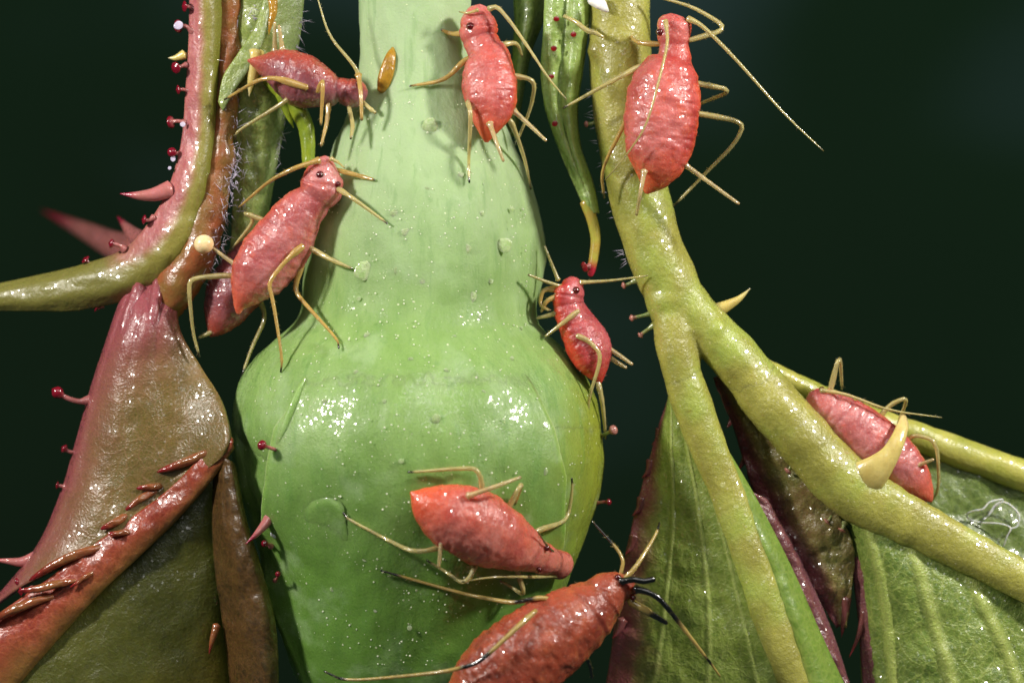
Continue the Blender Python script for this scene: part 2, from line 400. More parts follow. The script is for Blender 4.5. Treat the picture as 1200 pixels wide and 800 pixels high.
def spike(pts, r, name, mat, parent, seg=12):
    n = 16; mb = MB()
    mb.tube([(P(*cat_at(pts, i / n)), r / 100 * max(.06, (1 - i / n) ** .8)) for i in range(n + 1)], seg)
    return mb.build(name, M[mat], parent)

# ------------------------------------------------------------------ the bud
BUD = [(-120, 430, 540), (0, 421, 551), (60, 422, 556), (100, 419, 567), (130, 408, 585), (170, 392, 602), (200, 383, 617),
       (230, 374, 628), (260, 367, 636), (300, 360, 640), (335, 356, 636), (362, 356, 627), (380, 346, 627), (395, 327, 645), (415, 301, 668),
       (440, 283, 686), (470, 273, 700), (510, 269, 709), (540, 271, 710), (580, 279, 704), (610, 290, 693), (640, 304, 682), (660, 313, 674),
       (700, 323, 656), (760, 336, 628), (800, 350, 604), (860, 384, 560), (920, 430, 510), (950, 462, 482)]
_cx = [((a + b) / 2, (b - a) / 2) for _, a, b in BUD]
def bud_prof(py):
    c = w = k = 0.0
    for d in (-14, -7, 0, 7, 14):
        l, r = interp(BUD, py + d); g = 3 - abs(d) / 7
        c += g * (l + r) / 2; w += g * (r - l) / 2; k += g
    return c / k, w / k
BUD_FLAT = .9
_sm = {}
def bud_smooth(py):
    """half width of the front, without the tight waist the flanks have"""
    k = int(round(py))
    if k not in _sm:
        a = b = 0.0
        for d in range(-90, 91, 10):
            g = math.exp(-(d / 42) ** 2); l, r = interp(BUD, k + d); a += g * (r - l) / 2; b += g
        _sm[k] = a / b
    return _sm[k]
def bud_w(th, py):
    s2 = abs(math.sin(th)) ** 3
    return lerp(bud_smooth(py), bud_prof(py)[1], s2)
def bud_h(px, py, off=0.0):
    c, w = bud_prof(py)
    if abs(px - c) >= w: return -0.05 + off
    th = math.asin((px - c) / w)
    for _ in range(8): th = lerp(th, math.asin(clamp((px - c) / bud_w(th, py), -1, 1)), .7)
    return BUD_FLAT * bud_w(th, py) / 100 * math.cos(th) + off
def bud_pt(th, py, off=0.0):
    """point on the bud at angle th (0 faces the camera), pushed out by off px"""
    c, w = bud_prof(py); w = bud_w(th, py) + off
    return P(c + w * math.sin(th), py, BUD_FLAT * w / 100 * math.cos(th))
def bud_relief(q): return .035 * fbm(Vector((q.x * 1.3, q.y * 1.3, q.z * .6)), 3) + .012 * fbm(q * 4, 3)
bud = thing('rose_bud', 'pale green hanging rose bud with urn shaped base and closed sepals', 'rose bud', P(485, 0, 0))
mb = MB(); NY, NT_ = 170, 110
for j in range(NY + 1):
    py = lerp(-110, 945, j / NY)
    off = -23 * sstep(490, 590, py)
    for i in range(NT_):
        th = 2 * math.pi * i / NT_ - math.pi
        q = bud_pt(th, py, off)
        n = Vector((math.sin(th), -math.cos(th), 0))
        d = bud_relief(bud_pt(th, py))
        d -= .10 * math.exp(-((th - .85) / .2) ** 2) * sstep(120, 190, py) * (1 - sstep(330, 385, py)) * .5
        mb.vert(q + n * d)
for j in range(NY):
    for i in range(NT_):
        a, b = j * NT_ + i, j * NT_ + (i + 1) % NT_
        mb.f.append((a, b, b + NT_, a + NT_))
mb.build('receptacle', M['bud'], bud)
def sepal(left, right, y0, y1, off0, off1, lift, dip=0.0, nu=60, nv=70, seed=0.0, thick=.06, th_abs=False):
    """shell over the bud between two edges given as [(py, px or angle)]"""
    mb = MB()
    for j in range(nv + 1):
        py = lerp(y0, y1, j / nv); c, w = bud_prof(py)
        e = []
        for tab in (left, right):
            x = interp(tab, py)[0]
            e.append(math.radians(x) if th_abs else math.asin(clamp((x - c) / w, -.999, .999)))
        off = lerp(off0, off1, sstep(y0, y0 + 190, py))
        for i in range(nu + 1):
            u = i / nu; th = lerp(e[0], e[1], u)
            ed = math.exp(-u / .05) + .5 * math.exp(-(1 - u) / .035)
            o = off - dip * sstep(.45, .8, u) * sstep(y0 + 40, y0 + 150, py) + lift * ed * sstep(y0 + 40, y0 + 200, py)
            q = bud_pt(th, py, o)
            n = Vector((math.sin(th), -math.cos(th), 0))
            mid = -.03 * math.exp(-((u - .55) / .05) ** 2)
            q += n * (bud_relief(bud_pt(th, py)) + mid * sstep(y0 + 80, y0 + 200, py))
            mb.vert(q, u=u, v=j / nv)
    for j in range(nv):
        for i in range(nu):
            a = j * (nu + 1) + i; mb.f.append((a, a + 1, a + nu + 2, a + nu + 1))
    o = mb.build('sepal', M['bud'], bud)
    s = o.modifiers.new('solid', 'SOLIDIFY'); s.thickness = thick; s.offset = 1
    return o
# left sepal, right sepal, then the front sepal over both
sepal([(380, -120), (900, -120)], [(380, -35), (900, -35)], 385, 900, -2.5, 0, 0, dip=13, th_abs=True, seed=3)
sepal([(380, 28), (900, 28)], [(380, 112), (560, 100), (900, 92)], 385, 900, -2.5, 0, 1, th_abs=True, seed=8)
sepal([(400, 385), (450, 354), (500, 327), (560, 323), (600, 320), (640, 319), (700, 330), (760, 352), (800, 368), (900, 420)],
      [(400, 600), (450, 628), (500, 645), (560, 655), (640, 650), (700, 632), (760, 600), (900, 520)], 392, 900, -2.5, 10, 8, seed=5, thick=.08)
mb = MB(); mb.tube(ptube([(px, py, bud_h(px, py, dh), r) for px, py, dh, r in ((358, 442, -.02, 2), (351, 456, .02, 3.5), (343, 476, .05, 5), (333, 503, .09, 5), (325, 528, .11, 3.5), (322, 560, .12, 2.6), (320, 600, .12, 2.4), (319, 640, .1, 2))], 50), 12); mb.build('sepal_rim', M['bud'], bud)
# small raised lobe low on the left of the front sepal
mb = MB()
for j in range(25):
    for i in range(25):
        u, v = i / 24, j / 24
        px = lerp(360, 408, u) + 10 * (v - .5); py = 572 + 95 * v
        w = math.sin(math.pi * u) ** .7 * sstep(0, .2, v) * (1 - v) ** .9
        mb.vert(P(px, py + 22 * (2 * u - 1) ** 2 * (1 - v), bud_h(px, py) + .055 + .1 * w))
for j in range(24):
    for i in range(24):
        a = j * 25 + i; mb.f.append((a, a + 1, a + 26, a + 25))
mb.build('sepal_lobe', M['bud'], bud)
# stalked glands and prickly hairs on the sepals
def on_bud(px, py, o=0.0): return (px, py, bud_h(px, py, o))
gland([on_bud(330, 529, .0), (318, 525, 1.5), (303, 520, 1.6)], bud, head=1.1, r=3.2)
gland([(700, 514, .1), (710, 508, .3), (722, 502, .4)], bud, 'gland_green', 1.1, 3.2)
gland([(696, 590, .1), (706, 588, .25), (716, 588, .3)], bud, 'gland', .9, 2.6)
gland([(318, 640, .9), (313, 636, 1.0), (309, 637, 1.1)], bud, 'gland', 1.0, 2.4)
gland([(322, 680, .9), (325, 676, 1.0), (326, 671, 1.1)], bud, 'gland', 1.0, 2.0)
spike([(322, 595, 1.0), (312, 612, 1.12), (300, 626, 1.2), (288, 637, 1.25)], 8, 'prickle_hair', 'spine', bud)
# amber bracteole and pale wax pustules
mb = MB(); mb.tube(ptube([(461, 56, bud_h(461, 56, -.02), 2), (458, 66, bud_h(458, 66, .04), 6), (454, 82, bud_h(454, 82, .05), 8.5), (450, 96, bud_h(450, 96, .04), 8), (447, 107, bud_h(447, 107, -.02), 5)], 20), 14, flat=.6)
mb.build('bracteole', M['amber'], bud)
def pustule(px, py, r, parent=None, hf=bud_h, mat='pustule'):
    c = P(px, py, hf(px, py) + (.09 * sstep(420, 540, py) if hf is bud_h else .05)); mb = MB(); mb.ball(c, r / 100, 9, (1, .1, 1))
    for k, v in enumerate(mb.v): mb.v[k] = v + (v - c) * .3 * noise.noise(v * 16)
    return mb.build('pustule', M[mat], parent or bud)
for a in [(426, 318, 11), (591, 288, 9), (504, 147, 9), (527, 310, 8), (553, 348, 6), (468, 318, 6), (517, 351, 5), (475, 272, 5), (546, 292, 6), (462, 250, 4.5),
          (495, 330, 3.5), (575, 330, 3), (430, 393, 3.5), (532, 395, 3), (481, 421, 3), (523, 434, 3), (418, 436, 3), (511, 490, 5), (634, 552, 7), (642, 560, 4),
          (429, 653, 4.5), (470, 540, 3), (566, 460, 3), (600, 420, 3), (560, 372, 3.5), (610, 385, 2.6), (450, 470, 2.6), (540, 540, 2.6), (380, 470, 3), (500, 222, 3), (540, 205, 3.5),
          (440, 205, 3), (565, 250, 3), (600, 245, 3), (420, 350, 3), (390, 690, 3), (440, 715, 2.6), (480, 735, 3), (560, 720, 3)]:
    pustule(*a)
# fine wax grains sprinkled over the bud
mb = MB()
for k in range(900):
    py = random.uniform(120, 780); c, w = bud_prof(py); px = c + w * random.uniform(-.88, .9)
    if fbm(Vector((px / 60, py / 60, 2))) < -.12: continue
    mb.ball(P(px, py, bud_h(px, py) + (.1 * sstep(420, 540, py) if -.7 < (px - c) / w < .75 else 0) + .005), random.uniform(.005, .0135), 3, (1, .5, 1))
g = mb.build('wax_grain', M['wax'], bud); g['kind'] = 'stuff'

# ------------------------------------------------------------------ compound leaf on the right
leaf = thing('rose_leaf', 'yellow green forked leaf stalk carrying three hanging leaflets', 'leaf', P(727, 0, .2))
mb = MB()
for pts in ([(724, -80, .2, 36), (726, 20, .2, 36), (728, 97, .2, 37), (737, 165, .22, 36), (750, 230, .25, 35), (770, 300, .28, 34), (790, 342, .28, 33), (800, 372, .26, 24)],
            [(770, 300, .26, 26), (782, 342, .3, 26), (789, 376, .36, 25), (793, 408, .42, 24), (806, 462, .45, 21), (816, 490, .47, 13), (823, 510, .48, 5)],
            [(772, 305, .22, 26), (798, 346, .29, 28), (824, 380, .31, 28), (852, 409, .33, 29), (898, 463, .35, 29), (920, 489, .36, 20), (938, 510, .36, 8)]):
    mb.tube(ptube(pts, 50), 24)
for (x, y, h, r) in ((786, 352, .33, 30), (700, 60, .3, 12), (752, 190, .42, 16), (762, 262, .5, 12), (840, 385, .5, 13)): mb.ball(P(x, y, h), r / 100, 10)
for k, v in enumerate(mb.v): mb.v[k] = v + Vector((fbm(v * 3), fbm(v * 3 + Vector((9, 0, 0))), fbm(v * 3 + Vector((0, 9, 0))))) * .02
node = mb.build('stalk', M['stem'], leaf)
rm = node.modifiers.new('fuse', 'REMESH'); rm.mode = 'VOXEL'; rm.voxel_size = .025; rm.use_smooth_shade = True
sm = node.modifiers.new('soften', 'SMOOTH'); sm.iterations = 14; sm.factor = .6
# leaflet with its midrib, hanging straight down
l1 = sheet([[(800, 430, .5), (812, 480, .52), (843, 560, .55), (872, 640, .58), (905, 725, .6), (945, 830, .6)],
            [(790, 455, .45), (800, 510, .42), (818, 590, .4), (838, 670, .42), (858, 750, .45), (880, 840, .45)],
            [(786, 462, .3), (782, 520, .25), (785, 600, .22), (785, 680, .25), (788, 760, .25), (790, 840, .25)],
            [(784, 470, .1), (770, 512, .05), (748, 590, .0), (732, 660, -.05), (720, 740, -.1), (706, 840, -.15)]], 'leaflet', M['blade'], leaf, 90, 90, .05, .025, 2.5, .02, .03, ribs=((.2, .34), (.5, .3), (.06, .2)), rib_w=.011, rib_h=.022)
sheet([[(815, 480, .5), (843, 555, .52), (876, 640, .55), (910, 725, .58), (950, 830, .58)],
       [(832, 500, .5), (866, 575, .55), (905, 655, .58), (938, 735, .58), (975, 830, .55)],
       [(838, 505, .42), (884, 582, .42), (928, 668, .4), (962, 745, .36), (1002, 830, .3)]], 'leaflet', M['blade_side'], l1, 70, 14, .04, .025)
sheet([[(880, 575, .38), (905, 632, .34), (930, 688, .3), (960, 745, .28), (992, 805, .25)],
       [(898, 585, .3), (920, 630, .3), (945, 688, .25), (970, 745, .22), (995, 805, .2)],
       [(890, 580, .15), (924, 628, .1), (953, 690, .1), (976, 745, .1), (998, 812, .1)]], 'curled_margin', M['margin'], l1, 60, 10, .035, .05, 5)
tube_part('midrib', [(795, 412, .4, 15), (799, 432, .43, 21), (806, 458, .455, 23.5), (828, 520, .51, 21.5), (849, 570, .55, 20), (874, 640, .58, 19), (902, 720, .6, 20), (930, 800, .6, 17), (950, 860, .6, 14)], M['stem'], l1, 24, 80, .012, lambda t: lerp(.95, .45, sstep(.08, .4, t)))
for (x, y, dx, dy) in [(768, 515, -8, 6), (757, 552, -9, 8), (746, 596, -10, 8), (737, 640, -9, 10), (729, 688, -9, 9), (722, 738, -9, 10)]:
    spike([(x + 7, y - 12, .03), (x + 3, y, .04), (x + dx * .5, y + dy, .05)], 7, 'tooth', 'tooth_purple', l1)
# second leaflet: thick midrib, blade below it and a dark fold on its near side
l2 = sheet([[(970, 570, .3), (1000, 640, .1), (1008, 730, -.05), (1012, 840, -.1)], [(1000, 572, .46), (1024, 640, .42), (1042, 740, .3), (1052, 840, .22)],
            [(1045, 598, .46), (1075, 665, .46), (1105, 760, .47), (1125, 840, .52)], [(1115, 634, .46), (1145, 695, .4), (1180, 770, .4), (1205, 840, .44)],
            [(1185, 668, .42), (1212, 720, .3), (1240, 780, .28), (1265, 840, .3)], [(1250, 700, .36), (1270, 745, .18), (1290, 790, .14), (1310, 840, .16)]],
           'leaflet', M['blade_bright'], leaf, 60, 130, .05, .025, 2.8, .05, ribs=((.2, .0), (.4, .0), (.6, .0), (.8, 0)), rib_w=.026, rib_h=.07, fade=(.14, .42))
sheet([[(998, 655, .1), (1003, 695, .06), (1008, 745, .02), (1014, 840, .0)], [(1008, 650, .2), (1012, 690, .16), (1018, 745, .12), (1026, 840, .1)], [(1016, 650, .24), (1022, 695, .22), (1029, 745, .18), (1040, 840, .12)]], 'curled_margin', M['margin'], l2, 40, 8, .035, .03, 5)
sheet([[(862, 430, .25), (897, 492, .25), (950, 560, .28), (986, 608, .3), (1001, 650, .22), (992, 735, .12)],
       [(850, 438, .12), (880, 498, .12), (920, 568, .2), (955, 625, .22), (978, 670, .2), (987, 732, .08)],
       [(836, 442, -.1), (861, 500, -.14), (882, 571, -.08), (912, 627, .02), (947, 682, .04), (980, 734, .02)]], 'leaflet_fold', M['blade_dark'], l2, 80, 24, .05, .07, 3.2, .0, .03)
tube_part('midrib', [(858, 418, .32, 20), (874, 436, .34, 28), (900, 466, .36, 31.5), (945, 518, .38, 33), (990, 566, .42, 34), (1040, 597, .46, 31), (1095, 626, .48, 27), (1200, 681, .48, 22), (1260, 712, .48, 20)], M['stem'], l2, 24, 80, .022, lambda t: lerp(.95, .6, sstep(.2, .6, t)))
spike([(992, 700, .14), (989, 728, .12), (986, 746, .05)], 6, 'tooth', 'tooth_purple', l2)
spike([(1014, 715, .1), (1006, 745, .1), (995, 770, .1)], 5, 'tooth', 'tooth_purple', l2)
for (x, y, dx, dy) in [(858, 492, -6, 9), (872, 540, -6, 10), (890, 590, -5, 10), (925, 648, -4, 11), (955, 692, -4, 11)]:
    spike([(x + 6, y - 8, -.3), (x, y, -.3), (x + dx, y + dy, -.27)], 7, 'tooth', 'tooth_purple', l2)
# third leaflet behind
l3 = sheet([[(876, 418, .0), (940, 452, -.25), (1000, 482, -.42), (1100, 520, -.5), (1240, 572, -.5)],
            [(890, 445, -.05), (965, 505, -.3), (1040, 555, -.4), (1130, 600, -.42), (1250, 650, -.4)],
            [(905, 470, -.05), (1000, 560, -.2), (1060, 610, -.2), (1140, 660, -.2), (1250, 715, -.2)]], 'leaflet', M['blade_back'], leaf, 70, 24, .05, .05, 2.6)
tube_part('midrib', [(868, 410, .05, 9), (900, 432, -.1, 11), (950, 458, -.28, 13), (1010, 487, -.42, 16), (1100, 521, -.48, 18), (1240, 572, -.48, 20)], M['rib'], l3, 18, 50, .015)
# prickles on the stalk
spike([(840, 364, .3), (852, 358, .34), (866, 350, .36), (879, 338, .36)], 9, 'prickle', 'thorn', leaf)
mb = MB(); hook = [(1006, 566, .5, 24), (1020, 556, .6, 21), (1032, 545, .66, 16), (1043, 532, .68, 11.5), (1052, 515, .66, 9), (1058, 498, .55, 7), (1059, 486, .4, 3)]
mb.tube(ptube(hook, 40), 14, flat=.45); mb.build('hooked_prickle', M['thorn'], leaf)
for pts in ([(768, 366, .3), (748, 371, .35), (738, 373, .36)], [(768, 380, .3), (755, 389, .3), (749, 394, .3)], [(746, 328, .3), (736, 333, .3), (729, 335, .32)], [(700, 142, .2), (693, 145, .2), (685, 146, .22)]):
    gland(pts, leaf, 'gland_green', .8, 3.0)
for pts in ([(928, 540, .3), (926, 548, .34), (922, 553, .36)], [(976, 600, .25), (972, 608, .3), (968, 612, .3)], [(990, 612, .3), (988, 618, .32), (986, 622, .33)]):
    gland(pts, leaf, 'gland_green', 1.0, 3.0)
for (x, y, r) in [(847, 568, 3), (877, 631, 3.4), (788, 362, 4)]:
    pustule(x, y, r, leaf, lambda a, b: .72 if b > 400 else .54, 'drop')
mb = MB()
for k in range(26):
    a = random.random(); c = cat_at([(691, 100, .2), (700, 170, .2), (714, 240, .2), (735, 310, .22)], a)
    p = P(c[0], c[1], c[2]); mb.bristle(p, Vector((-1, random.uniform(-.6, .3), random.uniform(-.9, .4))), random.uniform(.04, .14), .005)
hr = mb.build('fine_hair', M['hair'], leaf); hr['kind'] = 'stuff'

# ------------------------------------------------------------------ left side: bract, stalk, leaves
br = thing('bract', 'pink edged green bract curving out to a pointed horn, beaded with red glands', 'bract', P(240, 0, .5))
sheet([[(224, -40, .35), (223, 40, .35), (219, 110, .35), (214, 165, .38), (202, 212, .4), (180, 255, .35), (148, 292, .2), (95, 312, .0), (40, 325, -.2), (-40, 342, -.5)],
       [(236, -40, .47), (236, 40, .47), (233, 110, .47), (230, 165, .5), (219, 220, .54), (196, 270, .5), (155, 308, .35), (95, 326, .14), (40, 337, -.06), (-40, 349, -.4)],
       [(250, -40, .46), (248, 40, .46), (246, 110, .46), (241, 170, .5), (232, 228, .54), (212, 282, .52), (170, 325, .38), (95, 346, .16), (40, 352, -.04), (-40, 356, -.4)],
       [(262, -40, .32), (257, 40, .32), (252, 110, .33), (249, 172, .36), (241, 235, .4), (224, 295, .38), (190, 335, .26), (100, 361, .02), (40, 363, -.13), (-40, 362, -.5)]],
      'blade', M['bract'], br, 110, 26, .05, .03)
for (x, y, s) in [(217, 8, 1.1), (213, 32, 1.3), (206, 78, .9), (210, 105, 1.2), (204, 143, 1.4), (200, 178, 1.4)]:
    k1, k2 = random.uniform(-5, 7), random.uniform(-4, 4)
    gland([(x + 13, y + 3 - k1, .38), (x + 4, y + k2 * .3, .42), (x - 3 + k2, y + k1 * .4, .44 + .02 * k2)], br, 'gland', random.uniform(1.0, 1.5), 2.7 * s * random.uniform(.8, 1.15))
for (x, y, r) in [(214, 146, 3), (203, 186, 3), (199, 197, 2), (209, 30, 5)]:
    pustule(x, y, r, br, lambda a, b: .42, 'hair')
spike([(200, 222, .42), (180, 228, .44), (160, 229, .44), (141, 227, .42)], 11, 'spine', 'spine', br)
spike([(216, 64, .36), (206, 68, .36), (197, 68, .36)], 6, 'spine', 'thorn', br)
gland([(180, 255, .38), (174, 258, .42), (167, 257, .44)], br, 'gland', 1.1, 3)
gland([(146, 292, .25), (138, 287, .3), (128, 285, .3)], br, 'gland', .9, 3.6)
spike([(178, 300, -.3), (140, 290, -3), (98, 270, -6), (50, 247, -9)], 27, 'spine', 'spine', br)
spike([(176, 290, .0), (158, 276, -.8), (138, 254, -1.8)], 17, 'spine', 'spine', br)
gland([(120, 358, -.02), (116, 361, .0), (111, 360, .02)], br, 'gland', 1.1, 2.6)
gland([(108, 312, .02), (103, 307, .03), (99, 303, .05)], br, 'gland', 1.1, 3)

st = thing('hairy_stalk', 'brown hairy leaf stalk between pink edged bract and green bract', 'stalk', P(265, 0, .3))
tube_part('stalk', [(268, -60, .2, 15), (266, 20, .2, 15), (268, 70, .22, 13), (265, 130, .25, 13), (257, 185, .28, 17), (246, 240, .3, 21), (232, 292, .32, 24), (208, 335, .3, 24), (190, 365, .2, 18)], M['brown_stem'], st, 20, 70, .035, 1, 4)
mb = MB()
for k in range(340):
    a = random.random() ** .8
    c = cat_at([(270, 20, .3), (270, 100, .33), (268, 180, .4), (262, 220, .5), (244, 280, .5), (225, 320, .48)], a)
    w = 11 + 12 * sstep(.4, .9, a)
    p = P(c[0] + random.uniform(-.5, 1) * w, c[1] + random.uniform(-14, 14), c[2] - .05 + random.uniform(-.12, .03))
    mb.bristle(p, Vector((random.uniform(-.5, .7), random.uniform(-.9, .1), random.uniform(-1.2, .5))), random.uniform(.06, .22), .005)
hr = mb.build('fine_hair', M['hair'], st); hr['kind'] = 'stuff'

gb = thing('green_bract', 'narrow olive green bract with silvery hairs beside brown stalk', 'bract', P(310, 0, 0))
sheet([[(276, -40, .15), (272, 30, .15), (270, 90, .1), (272, 150, .05), (274, 210, .0), (272, 280, .0), (262, 330, .0)],
       [(300, -40, .32), (298, 30, .3), (292, 90, .25), (290, 150, .15), (290, 210, .12), (286, 280, .1), (272, 330, .05)],
       [(325, -40, .3), (322, 30, .28), (316, 90, .22), (312, 150, .12), (308, 210, .06), (298, 280, .04), (280, 330, .0)],
       [(358, -40, .0), (352, 30, .0), (342, 80, -.02), (331, 150, -.08), (320, 210, -.1), (307, 275, -.1), (288, 330, -.1)]], 'blade', M['green_bract'], gb, 80, 26, .05, .05, 3.0)
sheet([[(256, 120, .42), (262, 90, .42), (280, 62, .42), (300, 30, .4), (318, -30, .4)], [(262, 130, .42), (275, 106, .46), (294, 78, .46), (310, 44, .44), (326, -30, .4)]], 'lobe', M['green_bract'], gb, 40, 8, .04, .02)
spike([(318, -20, .4), (320, 12, .42), (317, 28, .44), (315, 41, .44)], 7, 'lobe_tip', 'amber', gb)
spike([(300, 60, .4), (297, 85, .42), (294, 98, .44), (292, 113, .44)], 10, 'lobe_tip', 'thorn', gb)
tube_part('tendril', [(306, 84, .25, 7), (322, 100, .3, 9), (341, 118, .35, 11), (355, 140, .38, 10), (361, 165, .4, 8.5), (362, 195, .42, 7)], M['tendril'], gb, 14, 40, .01)
spike([(330, 110, .36), (336, 128, .38), (339, 138, .38), (344, 150, .38)], 8, 'lobe_tip', 'tendril', gb)
mb = MB()
for k in range(150):
    a = random.random(); side = random.random() < .6
    c = cat_at([(352, -10, .02), (350, 30, .02), (342, 80, .0), (331, 150, -.04), (318, 215, -.05)], a) if side else cat_at([(300, 0, .34), (300, 60, .3), (288, 180, .2), (282, 250, .15)], a)
    p = P(c[0] + random.uniform(-6, 2), c[1], c[2])
    mb.bristle(p, Vector((random.uniform(-.6, 1), random.uniform(-.8, .2), random.uniform(-1, .4))), random.uniform(.06, .26), .005)
hr = mb.build('fine_hair', M['hair'], gb); hr['kind'] = 'stuff'

fl = thing('folded_leaf', 'folded bronze leaf with a rolled toothed orange edge beside the bud', 'leaf', P(180, 340, .3))
sheet([[(212, 318, .1), (206, 358, .36), (212, 392, .42), (234, 428, .4), (259, 468, .7), (270, 512, 1.0), (262, 535, .95)],
       [(196, 318, .15), (186, 372, .52), (182, 420, .55), (192, 470, .55), (205, 520, .58), (210, 555, .6), (205, 580, .62)],
       [(178, 318, .15), (163, 380, .56), (150, 440, .58), (146, 500, .6), (140, 560, .62), (128, 605, .65), (110, 645, .68)],
       [(162, 320, .12), (139, 384, .36), (120, 445, .35), (105, 510, .35), (90, 570, .35), (68, 620, .38), (30, 685, .42)],
       [(152, 324, .05), (128, 394, .14), (108, 455, .1), (90, 520, .08), (70, 585, .05), (40, 648, .05), (-20, 720, .05)]], 'blade', M['fold'], fl, 80, 50, .05, .02, 2.0, .03)
# ridges running down from the stalk
for pts, r in (([(188, 330, .3), (180, 366, .53), (170, 410, .58), (162, 450, .57)], 9), ([(164, 335, .3), (148, 378, .44), (138, 425, .46), (128, 465, .42)], 8)):
    tube_part('ridge', [(*p, r * (1 - .75 * k / (len(pts) - 1))) for k, p in enumerate(pts)], M['fold'], fl, 10, 24, .012)
sheet([[(272, 512, .98), (240, 533, .8), (200, 572, .66), (150, 610, .68), (100, 645, .7), (50, 683, .62), (-30, 738, .5)],
       [(273, 518, 1.03), (246, 545, .86), (206, 588, .72), (158, 628, .75), (108, 668, .76), (58, 712, .7), (-25, 775, .6)],
       [(273, 524, 1.0), (250, 556, .84), (208, 604, .7), (162, 648, .72), (116, 690, .73), (70, 738, .68), (0, 815, .58)],
       [(270, 528, .88), (246, 562, .7), (200, 614, .55), (156, 656, .58), (112, 698, .58), (70, 745, .54), (5, 822, .44)]], 'rolled_edge', M['roll'], fl, 90, 20, .04, .03, 3.5)
def roll_tooth(pts, r):
    n = 22; mb = MB()
    mb.tube([(P(*cat_at([(a, b, c - .09 - .08 * (1 - q / (len(pts) - 1)) ** 2) for q, (a, b, c) in enumerate(pts)], i / n)), .66 * r / 100 * (.3 + .75 * math.sin(math.pi * min(1, i / n * .95 + .05)) ** .7) * (1 if i < n else .5)) for i in range(n + 1)], 12)
    for k, v in enumerate(mb.v): mb.v[k] = v + Vector((0, -1, 0)) * .03 * fbm(v * 9)
    mb.build('tooth', M['tooth'], fl)
roll_tooth([(262, 522, 1.02), (240, 532, .9), (212, 543, .8), (184, 553, .74)], 8)
roll_tooth([(196, 568, .74), (180, 570, .78), (160, 572, .8)], 6)
roll_tooth([(186, 574, .76), (168, 582, .8), (146, 598, .76)], 6)
roll_tooth([(152, 600, .8), (138, 610, .84), (118, 620, .84)], 7)
roll_tooth([(158, 620, .88), (142, 624, .9), (126, 625, .88)], 5)
roll_tooth([(134, 638, .84), (100, 646, .86), (66, 660, .8), (34, 680, .72)], 8)
roll_tooth([(90, 680, .9), (66, 684, .92), (42, 690, .88), (22, 692, .84)], 7)
roll_tooth([(64, 698, .86), (36, 706, .86), (8, 718, .8), (-14, 730, .7)], 8)
roll_tooth([(120, 665, .9), (100, 676, .92), (82, 688, .9)], 4)
gland([(108, 468, .15), (92, 470, .22), (76, 465, .26), (62, 456, .28)], fl, 'gland', .95, 4.4)
gland([(92, 530, .1), (82, 529, .15), (73, 524, .16)], fl, 'gland', 1.0, 3.2)
gland([(76, 570, .1), (71, 569, .12), (66, 568, .12)], fl, 'gland', .9, 3.0)
spike([(44, 652, .1), (26, 658, .12), (8, 657, .12), (-14, 655, .1)], 8, 'spine', 'spine', fl)
gland([(34, 676, .3), (26, 680, .35), (18, 682, .36)], fl, 'gland', 1, 3)
gland([(38, 690, .5), (30, 692, .6), (22, 693, .62)], fl, 'gland', 1, 3.2)

il = thing('shaded_leaf', 'dark olive glossy leaf tucked below the rolled orange edge', 'leaf', P(170, 800, 0))
sheet([[(262, 520, .3), (190, 580, .42), (120, 650, .48), (60, 700, .48), (-30, 770, .4)], [(265, 600, .3), (215, 650, .5), (150, 710, .6), (90, 760, .6), (0, 820, .5)],
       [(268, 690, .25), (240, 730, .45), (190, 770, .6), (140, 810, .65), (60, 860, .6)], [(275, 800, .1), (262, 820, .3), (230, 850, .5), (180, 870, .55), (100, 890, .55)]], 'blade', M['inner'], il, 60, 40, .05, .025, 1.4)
bs = thing('brown_sheet', 'thin brown wrinkled leaf edge hanging between shaded leaf and the bud', 'leaf', P(285, 800, 0))
sheet([[(252, 530, .7), (250, 590, .6), (252, 660, .55), (262, 730, .5), (275, 840, .4)], [(262, 535, .9), (264, 600, .95), (272, 660, .95), (284, 730, .9), (294, 840, .8)],
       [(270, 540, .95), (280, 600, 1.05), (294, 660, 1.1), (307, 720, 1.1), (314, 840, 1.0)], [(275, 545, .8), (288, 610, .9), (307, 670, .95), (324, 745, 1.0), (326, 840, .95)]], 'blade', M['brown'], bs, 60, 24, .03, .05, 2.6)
spike([(254, 732, .55), (248, 752, .6), (245, 766, .6)], 5, 'tooth', 'tooth', bs)

# ------------------------------------------------------------------ narrow hanging bracts in the middle
nb = thing('narrow_bract', 'narrow bright green bract with red specks hanging to a red tip', 'bract', P(665, 0, .4))
sheet([[(640, -40, .3), (638, 30, .3), (635, 82, .26), (640, 126, .22), (657, 176, .2), (675, 218, .22), (689, 250, .24)], [(652, -40, .38), (650, 30, .38), (647, 82, .36), (648, 126, .34), (664, 176, .33), (681, 218, .32), (692, 250, .29)],
       [(664, -40, .28), (662, 30, .28), (658, 82, .27), (657, 126, .28), (669, 176, .3), (685, 218, .32), (694, 250, .3)],
       [(677, -40, .4), (676, 30, .4), (670, 82, .38), (666, 126, .36), (673, 176, .34), (688, 218, .33), (697, 250, .29)], [(692, -40, .26), (689, 30, .26), (682, 82, .22), (676, 126, .2), (679, 170, .2), (694, 215, .22), (701, 250, .24)]], 'blade', M['narrow'], nb, 70, 18, .04, .03, 4)
mb = MB(); mb.tube(ptube([(686, 236, .26, 7), (694, 258, .27, 6.5), (698, 280, .28, 6), (696, 300, .28, 5.5), (693, 316, .28, 5), (692, 323, .28, 3)], 30), 12); mb.build('tip', M['tip_red'], nb)
gland([(690, 312, .33), (687, 312, .36), (684, 313, .38)], nb, 'gland', 1.4, 2.6)
